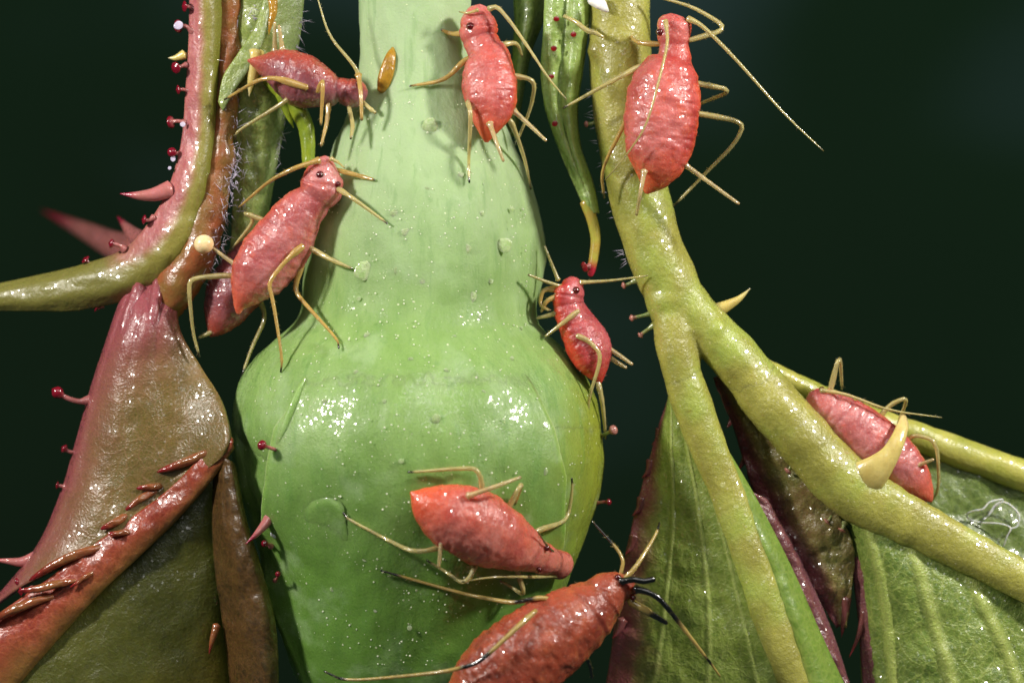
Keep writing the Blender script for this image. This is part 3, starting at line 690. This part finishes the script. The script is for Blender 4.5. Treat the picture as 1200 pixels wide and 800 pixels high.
for (x, y) in [(652, 22), (649, 57), (646, 90), (650, 145), (672, 40)]: pustule(x, y, 3.4, nb, lambda a, b: .38, 'red_gland')
mb = MB(); mb.tube(ptube([(712, 20, .62, 2.5), (690, 30, .6, 2.4), (664, 20, .5, 2.2)]), 8); 
gs = thing('thin_bract', 'thin dark green bract strip behind red aphid at the bud stalk', 'bract', P(625, 0, -.3))
sheet([[(600, -40, -.3), (604, 20, -.3), (602, 60, -.3), (598, 110, -.3), (592, 160, -.3)], [(622, -40, -.1), (620, 20, -.1), (613, 60, -.12), (606, 110, -.2), (600, 160, -.25)], [(648, -40, -.3), (637, 20, -.3), (622, 60, -.3), (612, 110, -.32), (604, 160, -.34)]], 'blade', M['blade_back'], gs, 40, 12, .04, .03)

# ------------------------------------------------------------------ aphids
LEG = mat_leg('aphid_leg', lin(232, 216, 146), lin(26, 22, 18), .48)
LEG_OR = mat_leg('aphid_leg_orange', lin(228, 190, 108), lin(30, 24, 20), .42)
LEG_BK = mat_leg('aphid_leg_dark', lin(206, 178, 104), lin(9, 8, 8), .3)
CORN = mat_leg('aphid_cornicle', lin(240, 216, 160), lin(120, 60, 30), .5)
SKIN = {
 'red':  mat_aphid('aphid_red', lin(204, 88, 76), lin(214, 128, 122), lin(222, 100, 50), lin(166, 54, 54)),
 'coral': mat_aphid('aphid_coral', lin(206, 100, 82), lin(214, 136, 122), lin(224, 96, 54), lin(172, 64, 58)),
 'crimson': mat_aphid('aphid_crimson', lin(190, 70, 66), lin(196, 104, 108), lin(212, 66, 42), lin(140, 36, 44)),
 'pink': mat_aphid('aphid_pink', lin(194, 104, 98), lin(208, 138, 136), lin(214, 98, 64), lin(162, 66, 70)),
 'mauve': mat_aphid('aphid_mauve', lin(154, 76, 80), lin(160, 104, 112), lin(178, 82, 62), lin(112, 44, 54)),
 'rust': mat_aphid('aphid_rust', lin(168, 78, 50), lin(184, 102, 78), lin(192, 104, 58), lin(120, 44, 32), .6),
}
def aphid(label, stations, hc, skin, legs, ants, corn, eyes, roll=0.0, flat=(.85, .72), leg_mat=None, nseg=9, seed=0, black=False, leg_r=.78, tail_tip=True):
    """stations head->tail (px,py,half width px); hc(px,py) height of the body axis; roll turns the back away from the camera"""
    base = stations[len(stations) // 2]
    a = thing('aphid', label, 'aphid', P(base[0], base[1], hc(base[0], base[1]) - base[2] / 100 * flat[1]), 'aphids on the rose')
    NS, NP = 190, 84
    st4 = [(x, y, hc(x, y), w) for x, y, w in stations]
    # even spacing by length
    dense = [cat_at(st4, i / 600) for i in range(601)]
    L = [0.0]
    for p, q in zip(dense, dense[1:]): L.append(L[-1] + math.hypot(q[0] - p[0], q[1] - p[1]))
    ring_c = []; k = 0
    for i in range(NS + 1):
        s = i / NS; s = .5 - .5 * math.cos(math.pi * s) if False else s
        tgt = s * L[-1]
        while k < 599 and L[k + 1] < tgt: k += 1
        f = clamp((tgt - L[k]) / max(1e-6, L[k + 1] - L[k]))
        ring_c.append(tuple(lerp(p, q, f) for p, q in zip(dense[k], dense[k + 1])))
    mb = MB(); C = [P(c[0], c[1], c[2]) for c in ring_c]
    ro = math.radians(roll)
    rnd = random.Random(seed)
    segs = [.30 + .62 * (i + .5) / nseg + rnd.uniform(-.014, .014) for i in range(nseg)]
    so = Vector((seed * 3.7, seed * 1.3, 0))
    for i in range(NS + 1):
        s = i / NS
        T = (C[min(i + 3, NS)] - C[max(i - 3, 0)]).normalized()
        view = (Vector((0, -CAM_D, 0)) - C[i]).normalized()
        U = (view - T * view.dot(T)).normalized(); S = T.cross(U).normalized()
        D = U * math.cos(ro) + S * math.sin(ro); E = T.cross(D).normalized()
        w = max(ring_c[i][3], .3) / 100 / math.sqrt(math.cos(ro) ** 2 + (math.sin(ro) * (flat[0] + flat[1]) / 2) ** 2)
        for j in range(NP):
            ph = 2 * math.pi * j / NP
            cd, sd = math.cos(ph), math.sin(ph)
            kk = flat[0] if cd > 0 else flat[1]
            # blend so that the half width seen by the camera stays as measured whatever the roll
            r = Vector((0, 0, 0)) + D * cd * kk + E * sd
            lat = math.exp(-((abs(math.atan2(sd, cd)) - 1.25) / .22) ** 2)
            q0 = C[i] + r * w
            wob = .012 * noise.noise(Vector((ph * 2, s * 6, seed)))
            g = 0.0
            for sk in segs:
                e = (s + wob - sk) / .0085
                if abs(e) < 3: g += math.exp(-e * e)
            dors = sstep(-.5, .35, cd)
            lump = 0.0
            ds = min(abs(s - sk) for sk in segs)
            apd = abs(math.atan2(sd, cd))
            pleat = math.exp(-((apd - .55 - .12 * math.sin(s * 8)) / .06) ** 2) + .8 * math.exp(-((apd - 1.0) / .06) ** 2)
            body = sstep(.26, .36, s) * (1 - sstep(.9, .97, s))
            flank = .2 + .7 * sstep(.25, .9, apd)
            gr = clamp(g * dors * flank * sstep(-.35, .35, noise.noise(Vector((ph * 1.3, s * 5, seed + 4)))) * 1.2 * (.55 + .45 * noise.noise(q0 * 9 + so)) + .45 * pleat * body * dors * (.6 + .6 * noise.noise(q0 * 6 + so)))
            disp = -.034 * gr + .012 * lat * body * (.5 + .5 * math.cos((s - segs[0]) / (.62 / nseg) * 2 * math.pi + math.pi))
            disp += .05 * fbm(q0 * 4.5 + so, 3) + .022 * fbm(q0 * 13 + so, 2)
            # head/thorax folds
            for sk, dp in ((.16, .06), (.24, .05)):
                e = (s - sk) / .014
                if abs(e) < 3: disp -= dp * math.exp(-e * e); gr = max(gr, .5 * math.exp(-e * e))
            mb.vert(C[i] + r * w * (1 + disp), s=s, dors=cd, groove=clamp(gr))
    for i in range(NS):
        for j in range(NP):
            x, y = i * NP + j, i * NP + (j + 1) % NP
            mb.f.append((x, x + NP, y + NP, y))
    for end, off in ((0, 0), (NS, NS * NP)):
        c = mb.vert(C[end], s=end / NS, dors=0, groove=0)
        for j in range(NP):
            f = (c, off + j, off + (j + 1) % NP); mb.f.append(f if end == 0 else f[::-1])
    # short pale hairs on the back
    nb_ = len(mb.v)
    for _ in range(70):
        i = rnd.randint(8, NS - 4); j = rnd.randint(0, NP - 1); v = mb.v[i * NP + j]; n = (v - C[i]).normalized()
        if n.y > .3: continue
        mb.bristle(v - n * .005, n + Vector((0, 0, -.2)), rnd.uniform(.025, .05), .0035)
    body_v = [(unP(v), v) for v in mb.v[:nb_]]
    mb.build('body', SKIN[skin], a)
    def top(px, py, rr=5):
        best = None
        for (x, y, h), v in body_v:
            if abs(x - px) < rr and abs(y - py) < rr and (best is None or h > best): best = h
        return best
    def axis(px, py):
        return min(ring_c, key=lambda c: (c[0] - px) ** 2 + (c[1] - py) ** 2)
    def height(p):
        px, py, d = p
        if d is None: return bud_h(px, py, .15 if py > 500 else .06)
        if d == 'top':
            t = top(px, py); return (t if t is not None else axis(px, py)[2]) + .02
        if isinstance(d, tuple): return d[1]                       # ('h', value)
        return axis(px, py)[2] + d
    def limb(pts, name, r0, r1, mat, dark, fem=True, hairs=30, hip=True, tip=0.0):
        q = [(x, y, height((x, y, d))) for x, y, d in pts]
        if hip:
            c = axis(q[0][0], q[0][1]); q = [(lerp(q[0][0], c[0], .45), lerp(q[0][1], c[1], .45), min(q[0][2], c[2] + .02))] + q
        knee = 1 if not hip else 2
        qq = chaikin(q, 2)
        pts3 = [P(*x) for x in qq]
        # resample by length
        LL = [0.0]
        for u, v in zip(pts3, pts3[1:]): LL.append(LL[-1] + (v - u).length)
        kneeL = 0.0; d = 1e9; kp = P(*q[min(knee, len(q) - 1)])
        for l, p in zip(LL, pts3):
            if (p - kp).length < d: d = (p - kp).length; kneeL = l
        kt = kneeL / LL[-1] if len(q) > knee + 1 else .4
        n = max(16, int(LL[-1] / .045)); out = []; k = 0
        for i in range(n + 1):
            tg = LL[-1] * i / n
            while k < len(LL) - 2 and LL[k + 1] < tg: k += 1
            f = clamp((tg - LL[k]) / max(1e-6, LL[k + 1] - LL[k])); p = pts3[k].lerp(pts3[k + 1], f); t = i / n
            if fem:
                r = lerp(r0 * .8, r0, sstep(0, kt * .5, t)) if t < kt * .5 else lerp(r0, r1 * 1.15, sstep(kt * .5, kt, t)) if t < kt else lerp(r1 * 1.2, r1 * .75, sstep(kt, 1, t))
                r *= 1 + .16 * math.exp(-((t - kt) / .025) ** 2)
                if t > .94: r *= .72
            else:
                r = lerp(r0, r1, t) * (1 + .5 * math.exp(-(t / .05) ** 2)) * (1 + .07 * math.sin(t * 150))
            out.append((p, r * leg_r / 100))
        dk = dark if callable(dark) else None
        lb = MB(); lb.tube(out, 9, dk if dk else None)
        for _ in range(int(hairs * LL[-1])):
            i = rnd.randint(2, n - 1); p, r = out[i]; T = (out[i + 1][0] - out[i - 1][0]).normalized() if i + 1 <= n else Vector((0, 0, -1))
            nrm = T.orthogonal(); nrm.rotate(Matrix.Rotation(rnd.uniform(0, 6.28), 3, T)); nrm.normalize()
            lb.bristle(p + nrm * r * .8, nrm + T * .9, rnd.uniform(.022, .05), .0032, dk(i / n) * .6 if dk else 0, i / n)
        return lb.build(name, mat, a)
    lm = leg_mat or LEG
    tipdark = (lambda t: sstep(.93, .96, t)) if not black else (lambda t: max(sstep(.9, .93, t), math.exp(-((t - .42) / .06) ** 4)))
    for pts in legs:
        opt = {}
        if isinstance(pts, dict): opt = pts; pts = opt['p']
        over = pts[0][2] == 'top'
        limb(pts, 'leg', opt.get('r0', 4.6), opt.get('r1', 2.8), opt.get('m', lm), opt.get('dark', tipdark), hip=opt.get('hip', not over))
    for pts in ants:
        opt = {}
        if isinstance(pts, dict): opt = pts; pts = opt['p']
        limb(pts, 'antenna', opt.get('r0', 3.0), opt.get('r1', 1.0), opt.get('m', lm), opt.get('dark', (lambda t: .8 * sstep(.9, 1, t))), fem=False, hairs=14, hip=opt.get('hip', False))
    for pts in corn:
        limb(pts, 'cornicle', 4.0, 2.3, CORN, (lambda t: .5 * sstep(.97, 1, t)), fem=False, hairs=0, hip=False)
    for (x, y, r) in eyes:
        t = top(x, y, 4); h = (t if t is not None else axis(x, y)[2])
        eb = MB(); eb.ball(P(x, y, h - r / 100 * .55), r * .85 / 100, 8); eb.build('eye', M['eye'], a)
    return a

OR = {'m': LEG_OR}
# 1 side view on the left bract
aphid('mauve aphid seen from the side between green bract and bud stalk',
      [(431, 108, 2), (428, 108, 9), (421, 108, 15), (410, 108, 17), (400, 105, 14), (390, 104, 19), (375, 100, 25), (355, 93, 31), (330, 81, 25), (307, 75, 12), (296, 72, 5), (290, 71, 1)],
      lambda x, y: .55 + .1 * sstep(300, 430, x), 'mauve',
      [{'p': [(360, 103, 'top'), (312, 88, .35), (263, 117, .0)], 'm': LEG_OR, 'r0': 6}, [(342, 112, .1), (330, 122, .1), (276, 155, -.1), (276, 163, -.1)],
       {'p': [(372, 108, 'top'), (379, 91, .42), (376, 147, .35)], 'm': LEG_OR, 'r0': 4}, {'p': [(385, 118, .05), (384, 140, .1), (376, 172, .2)], 'm': LEG_OR},
       {'p': [(408, 122, .0), (414, 147, .2), (411, 163, .3)], 'r0': 3.4}, {'p': [(424, 118, .0), (434, 128, .1), (441, 133, .1)], 'r0': 3}],
      [[(421, 90, .1), (416, 78, .15), (385, 42, .2), (371, -6, .2)], {'p': [(420, 88, .15), (423, 110, .28), (424, 141, .3)], 'r0': 4, 'r1': 2.4, 'm': LEG_OR}],
      [[(322, 60, .0), (322, 42, .05), (322, 26, .08)], [(331, 58, .05), (329, 44, .08), (327, 30, .1)]], [(420, 98, 4)], roll=-62, seed=1, nseg=8)
# 3 behind: dark abdomen hanging below the pink aphid
aphid('dull purple aphid mostly hidden below the large pink aphid, only its abdomen showing',
      [(322, 262, 3), (318, 272, 14), (310, 288, 22), (298, 306, 28), (284, 326, 32), (272, 346, 32), (262, 366, 25), (253, 383, 14), (246, 394, 2)],
      lambda x, y: .12, 'mauve',
      [[(304, 350, .0), (312, 372, .0), (296, 405, .1), (284, 438, ('h', .35))], [(262, 380, .0), (246, 390, .05), (232, 396, .05)]],
      [], [], [], roll=15, seed=2, nseg=8)
# 2 large pink
aphid('large pink aphid climbing from hairy stalk onto the bud neck',
      [(383, 183, 3), (381, 190, 12), (378, 204, 21), (376, 220, 26), (368, 233, 22), (352, 250, 28), (335, 277, 34), (317, 302, 36), (300, 325, 32), (288, 345, 19), (281, 358, 8), (279, 368, 2)],
      lambda x, y: .72 + .1 * sstep(300, 380, x), 'pink',
      [{'p': [(394, 199, .0), (424, 207, None), (439, 211, None)], 'm': LEG_OR, 'r0': 4}, [(396, 221, .1), (413, 232, .3), (446, 256, None), (454, 262, None)],
       [(362, 290, .05), (389, 305, .25), (413, 315, None)], {'p': [(355, 288, 'top'), (336, 304, 'top'), (314, 331, .35), (320, 352, .34), (331, 421, .4), (329, 436, .35)], 'm': LEG_OR, 'r0': 6},
       {'p': [(356, 300, -.05), (345, 338, .0), (352, 350, .05), (396, 398, None), (397, 408, None)], 'm': LEG_OR, 'r0': 6}, [(318, 262, -.1), (284, 248, -.05), (300, 257, -.1), (272, 291, -.2)],
       [(272, 322, -.1), (224, 326, .0), (221, 336, .0), (226, 390, -.15), (234, 418, -.2)]],
      [{'p': [(374, 188, .15), (347, 196, .22), (315, 212, .1), (280, 243, -.1)], 'r0': 4.2, 'r1': 1.6, 'm': LEG_OR}, {'p': [(388, 186, .1), (396, 190, .1), (404, 197, .1)], 'r0': 3}],
      [[(276, 310, .05), (263, 301, .05), (250, 291, .05)]], [(375, 205, 5.5), (396, 216, 4)], roll=-14, seed=3)
# 4 red aphid on bud stalk
aphid('red aphid head up on the bud stalk with one white cornicle pointing down',
      [(567, 7, 5), (563, 17, 17), (561, 33, 23), (563, 47, 20), (568, 58, 21), (572, 69, 26), (573, 88, 30), (575, 110, 31), (576, 126, 27), (573, 143, 19), (571, 157, 10), (570, 167, 2)],
      lambda x, y: lerp(.68, .95, sstep(20, 160, y)), 'red',
      [{'p': [(544, 71, .0), (521, 95, None), (480, 101, None)], 'm': LEG_OR}, {'p': [(541, 40, .0), (528, 40, None), (517, 35, None)], 'm': LEG_OR},
       {'p': [(547, 119, .1), (552, 130, .25), (549, 190, None), (550, 214, None)]}, [(590, 52, .0), (606, 50, -.1), (612, 66, -.3)], [(598, 88, -.1), (628, 94, -.1), (622, 128, -.4), (604, 170, -.5)],
       [(598, 140, -.2), (606, 160, -.3), (616, 190, -.5), (622, 222, -.6)]],
      [{'p': [(573, 11, .2), (582, 7, .25), (597, 24, .3), (622, 60, .3), (642, 91, .3), (664, 117, .25)], 'r0': 3.4, 'r1': 1.2}, {'p': [(560, 12, .2), (548, 16, .2), (538, 14, .1)], 'r0': 2.6}],
      [[(574, 145, 'top'), (582, 168, .35), (590, 189, .35)], [(602, 130, .0), (622, 148, .05), (640, 165, .1)]], [(551, 31, 5.5)], roll=12, seed=4)
# 5 large red aphid on the leaf stalk
aphid('plump red aphid on the thick leaf stalk with long antenna sweeping out',
      [(793, 18, 8), (791, 26, 19), (790, 42, 19), (790, 57, 17), (790, 67, 21), (787, 77, 30), (781, 98, 39), (777, 124, 43), (774, 150, 42), (772, 176, 38), (769, 195, 31), (764, 211, 19), (759, 222, 8), (757, 227, 2)],
      lambda x, y: .92, 'red',
      [[(806, 48, -.1), (855, 34, -.2), (812, 8, -.3), (768, -4, -.3)], [(817, 98, -.1), (860, 106, -.2), (822, 121, -.45), (800, 130, -.6)],
       [(817, 133, -.1), (873, 143, -.2), (862, 168, -.25), (822, 208, -.5), (788, 243, -.6)], [(757, 74, .0), (712, 98, .05), (660, 127, -.1)],
       {'p': [(748, 105, .1), (733, 143, .0), (704, 200, -.2), (708, 232, -.35)], 'm': LEG_OR}, {'p': [(768, 52, -.1), (745, 50, -.2), (738, 40, -.45)], 'm': LEG_OR}],
      [{'p': [(806, 22, .1), (822, 29, .15), (861, 68, .15), (920, 135, .1), (965, 177, .05)], 'r0': 3.4, 'r1': .9}, {'p': [(780, 24, .2), (783, 50, .35), (774, 88, .55), (757, 150, .55), (728, 190, .3), (709, 211, .1)], 'r0': 2.6, 'r1': 1.0}],
      [[(801, 192, .05), (834, 216, .05), (866, 239, .05)], [(755, 200, 'top'), (750, 228, .3), (746, 252, .1)]], [(773, 38, 5)], roll=6, seed=5)
# 6 side view right of the neck
aphid('small red aphid clinging to the right flank of the bud below the narrow bract',
      [(664, 326, 5), (667, 333, 14), (666, 345, 18), (665, 357, 18), (671, 372, 20), (681, 390, 24), (689, 406, 26), (694, 422, 23), (699, 437, 13), (702, 446, 5), (703, 450, 1)],
      lambda x, y: .45, 'crimson',
      [{'p': [(658, 340, .05), (636, 338, .1), (632, 358, .1), (645, 364, .2)], 'm': LEG_OR, 'r0': 5}, [(678, 364, 'top'), (660, 378, .25), (638, 395, .2)], [(655, 366, .1), (642, 370, .1), (628, 373, .1)],
       [(676, 393, 'top'), (690, 399, .3), (706, 416, .3), (690, 466, .2), (689, 485, .1)], [(699, 440, .0), (706, 470, .05), (710, 514, -.2)], {'p': [(656, 346, .1), (640, 352, .15), (634, 366, .1)], 'm': LEG_OR}],
      [[(680, 331, .05), (716, 329, .1), (759, 323, .15)], {'p': [(658, 336, .1), (640, 330, .2), (619, 322, .3)], 'r1': 1.8}, {'p': [(654, 328, .05), (646, 308, .05), (638, 288, .05)], 'r1': 1.6}, ],
      [[(713, 408, .05), (727, 417, .08), (741, 427, .1)], [(712, 417, .0), (722, 424, .0), (734, 431, .0)]], [(675, 340, 5)], roll=-58, seed=6, nseg=8)
# 7 on the front of the bud
aphid('coral aphid seen from above, lying across the front of the bud',
      [(661, 664, 12), (657, 662, 17), (648, 658, 15.5), (638, 655, 18), (626, 650, 20), (614, 644, 26), (598, 636, 32), (575, 625, 39), (550, 613, 40), (524, 602, 35), (503, 591, 25), (491, 583, 14), (485, 579, 6), (481, 576, 1)],
      lambda x, y: bud_h(x, y, .33), 'coral',
      [[(567, 588, -.05), (562, 548, .08), (530, 549, None), (496, 552, None), (478, 553, None)], [(592, 602, -.05), (613, 562, .05), (604, 590, -.2)],
       [(626, 622, -.05), (660, 612, .0), (667, 600, None), (671, 572, None), (670, 560, None)], [(530, 638, -.05), (486, 648, .08), (450, 630, None), (406, 607, None), (402, 600, None)],
       [(562, 652, -.05), (546, 686, .1), (520, 668, None), (500, 656, None)], [(604, 662, -.05), (616, 699, .15), (600, 688, None), (586, 680, None)]],
      [{'p': [(652, 674, .1), (632, 676, .15), (581, 675, .15), (541, 681, .05)], 'r0': 3.2, 'r1': 1.0}, {'p': [(652, 650, .15), (640, 638, .3), (630, 622, .35)], 'r0': 2.4, 'r1': .9, 'dark': (lambda t: .8)}],
      [[(548, 581, 'top'), (580, 570, .4), (610, 559, .35)], [(518, 628, .1), (516, 646, .15), (514, 664, .1)]], [(641, 642, 4), (632, 667, 4)], roll=-4, seed=7)
# 8 large rust coloured, black legged
B = lambda *rng: (lambda t: max(max(sstep(a - .015, a + .015, t) * (1 - sstep(b - .015, b + .015, t)) for a, b in rng), 0))
aphid('large rusty aphid with black jointed legs and antennae below the coral aphid',
      [(746, 694, 4), (738, 691, 12), (727, 690, 19), (712, 696, 26), (700, 706, 30), (687, 717, 37), (656, 739, 44), (626, 760, 49), (596, 786, 51), (565, 814, 44), (539, 836, 26), (522, 851, 3)],
      lambda x, y: 1.75 + .25 * sstep(740, 600, x), 'rust',
      [{'p': [(660, 708, .1), (636, 699, .15), (612, 704, .1), (598, 706, ('h', 2.0)), (541, 695, None), (446, 668, None)], 'dark': B((.2, .3), (.9, 1.1))},
       {'p': [(628, 715, 'top'), (600, 740, .55), (566, 772, .55), (550, 780, .5), (513, 788, .45), (405, 798, ('h', 1.85)), (380, 786, ('h', 1.8))], 'dark': B((.26, .4), (.9, 1.1))},
       {'p': [(730, 680, .05), (744, 666, .1), (769, 626, -.2), (773, 612, -.3)], 'dark': B((.86, 1.1))}, {'p': [(726, 678, -.1), (732, 652, -.1), (693, 609, -.3)], 'dark': B((.55, 1.1)), 'r0': 3, 'r1': 2},
       {'p': [(738, 705, .0), (752, 712, .05), (782, 730, -.1)], 'dark': B((.55, 1.1)), 'r0': 6, 'r1': 5}, {'p': [(672, 757, -.1), (690, 772, -.15), (694, 794, -.3)], 'dark': B((.5, 1.1))}],
      [{'p': [(728, 681, .15), (742, 678, .2), (755, 681, .2), (767, 678, .2)], 'r0': 5, 'r1': 4.6, 'dark': (lambda t: 1.0)},
       {'p': [(744, 690, .1), (757, 692, .15), (774, 701, .15), (806, 742, .05), (834, 778, -.1), (844, 792, -.2)], 'r0': 5, 'r1': 1.3, 'dark': (lambda t: max(1 - sstep(.4, .55, t), sstep(.75, .8, t) * (1 - sstep(.85, .9, t))))}],
      [], [(724, 676, 4.5), (742, 700, 4)], roll=-6, seed=8, leg_mat=LEG_BK)
# 9 behind the hooked prickle on the right
aphid('pink aphid wedged behind a hooked yellow prickle on the leaflet midrib',
      [(946, 464, 5), (952, 467, 14), (962, 473, 20), (974, 481, 25), (992, 495, 30), (1013, 512, 33), (1036, 530, 33), (1056, 549, 29), (1072, 565, 22), (1083, 577, 13), (1089, 584, 6), (1092, 588, 1)],
      lambda x, y: .22, 'pink',
      [[(972, 462, -.05), (984, 412, .05), (987, 456, -.3)], [(1026, 496, -.05), (1042, 474, .0), (1065, 464, .05), (1052, 496, -.4)], [(1058, 524, -.1), (1070, 508, .0), (1098, 516, .1), (1101, 572, -.1), (1090, 590, -.3)],
       {'p': [(950, 474, .0), (948, 480, .1), (958, 494, .15), (972, 508, .2)], 'm': LEG_OR, 'r0': 3}],
      [{'p': [(962, 457, .12), (990, 461, .2), (1042, 481, .25), (1104, 489, .15)], 'r0': 3, 'r1': .8}],
      [[(1072, 547, .15), (1083, 542, .2), (1094, 538, .22)]], [(963, 456, 4)], roll=10, seed=9)

# ------------------------------------------------------------------ loose bits
mb = MB(); mb.ball(P(239, 286, .78), .115, 14, (1, .9, .95))
tag(mb.build('insect_egg', M['egg']), 'small round cream egg stuck to the brown hairy stalk', 'egg')
mb = MB(); c = P(702, 6, .62)
mb.ball(c, .1, 8, (1.35, .5, .85))
for k, v in enumerate(mb.v): mb.v[k] = v + (v - c) * .8 * noise.noise(v * 7) + Vector((0, 0, -.35 * (v.x - c.x)))
tag(mb.build('white_flake', M['white']), 'bright white flake lodged against the top of the leaf stalk', 'flake')
mb = MB(); mb.tube(ptube([(661, 19, .5, 2.2), (675, 26, .6, 2.6), (688, 36, .66, 3), (698, 39, .68, 2.6), (707, 44, .66, 2.2)], 30), 8)
for k in range(40):
    v = mb.v[random.randint(0, len(mb.v) - 1)]; mb.bristle(v, Vector((random.uniform(-1, 1), -.4, random.uniform(-1, 1))), .05, .004)
tag(mb.build('shed_leg', LEG), 'pale shed insect leg lying between narrow bract and leaf stalk', 'leg')
mb = MB(); f = [(1176, 640), (1180, 628), (1184, 618), (1170, 613), (1150, 612), (1136, 608), (1133, 602), (1142, 598), (1152, 596), (1160, 588), (1175, 585), (1166, 594), (1158, 604), (1153, 608)]
mb.tube(ptube([(x, y, -.28 + .05 * math.sin(k), 1.0) for k, (x, y) in enumerate(f)], 80), 6)
mb.tube(ptube([(x, y, -.27, 1.2) for x, y in [(1158, 604), (1166, 592), (1176, 588), (1187, 594), (1194, 604), (1192, 616), (1184, 619)]], 40), 6)
tag(mb.build('white_fibre', M['white']), 'tangled white fibre on the green leaflet behind the pink aphid', 'fibre')
for (x, y, r, lab) in [(322, 624, 4.5, 'white wax crumb on the left edge of the front sepal'), (326, 684, 3.6, 'white wax crumb low on the left sepal edge')]:
    mb = MB(); c = P(x, y, bud_h(x, y, .15)); mb.ball(c, r / 100, 6, (1, .6, 1.2))
    for k, v in enumerate(mb.v): mb.v[k] = v + (v - c) * .9 * noise.noise(v * 25)
    tag(mb.build('wax_crumb', M['white']), lab, 'crumb')
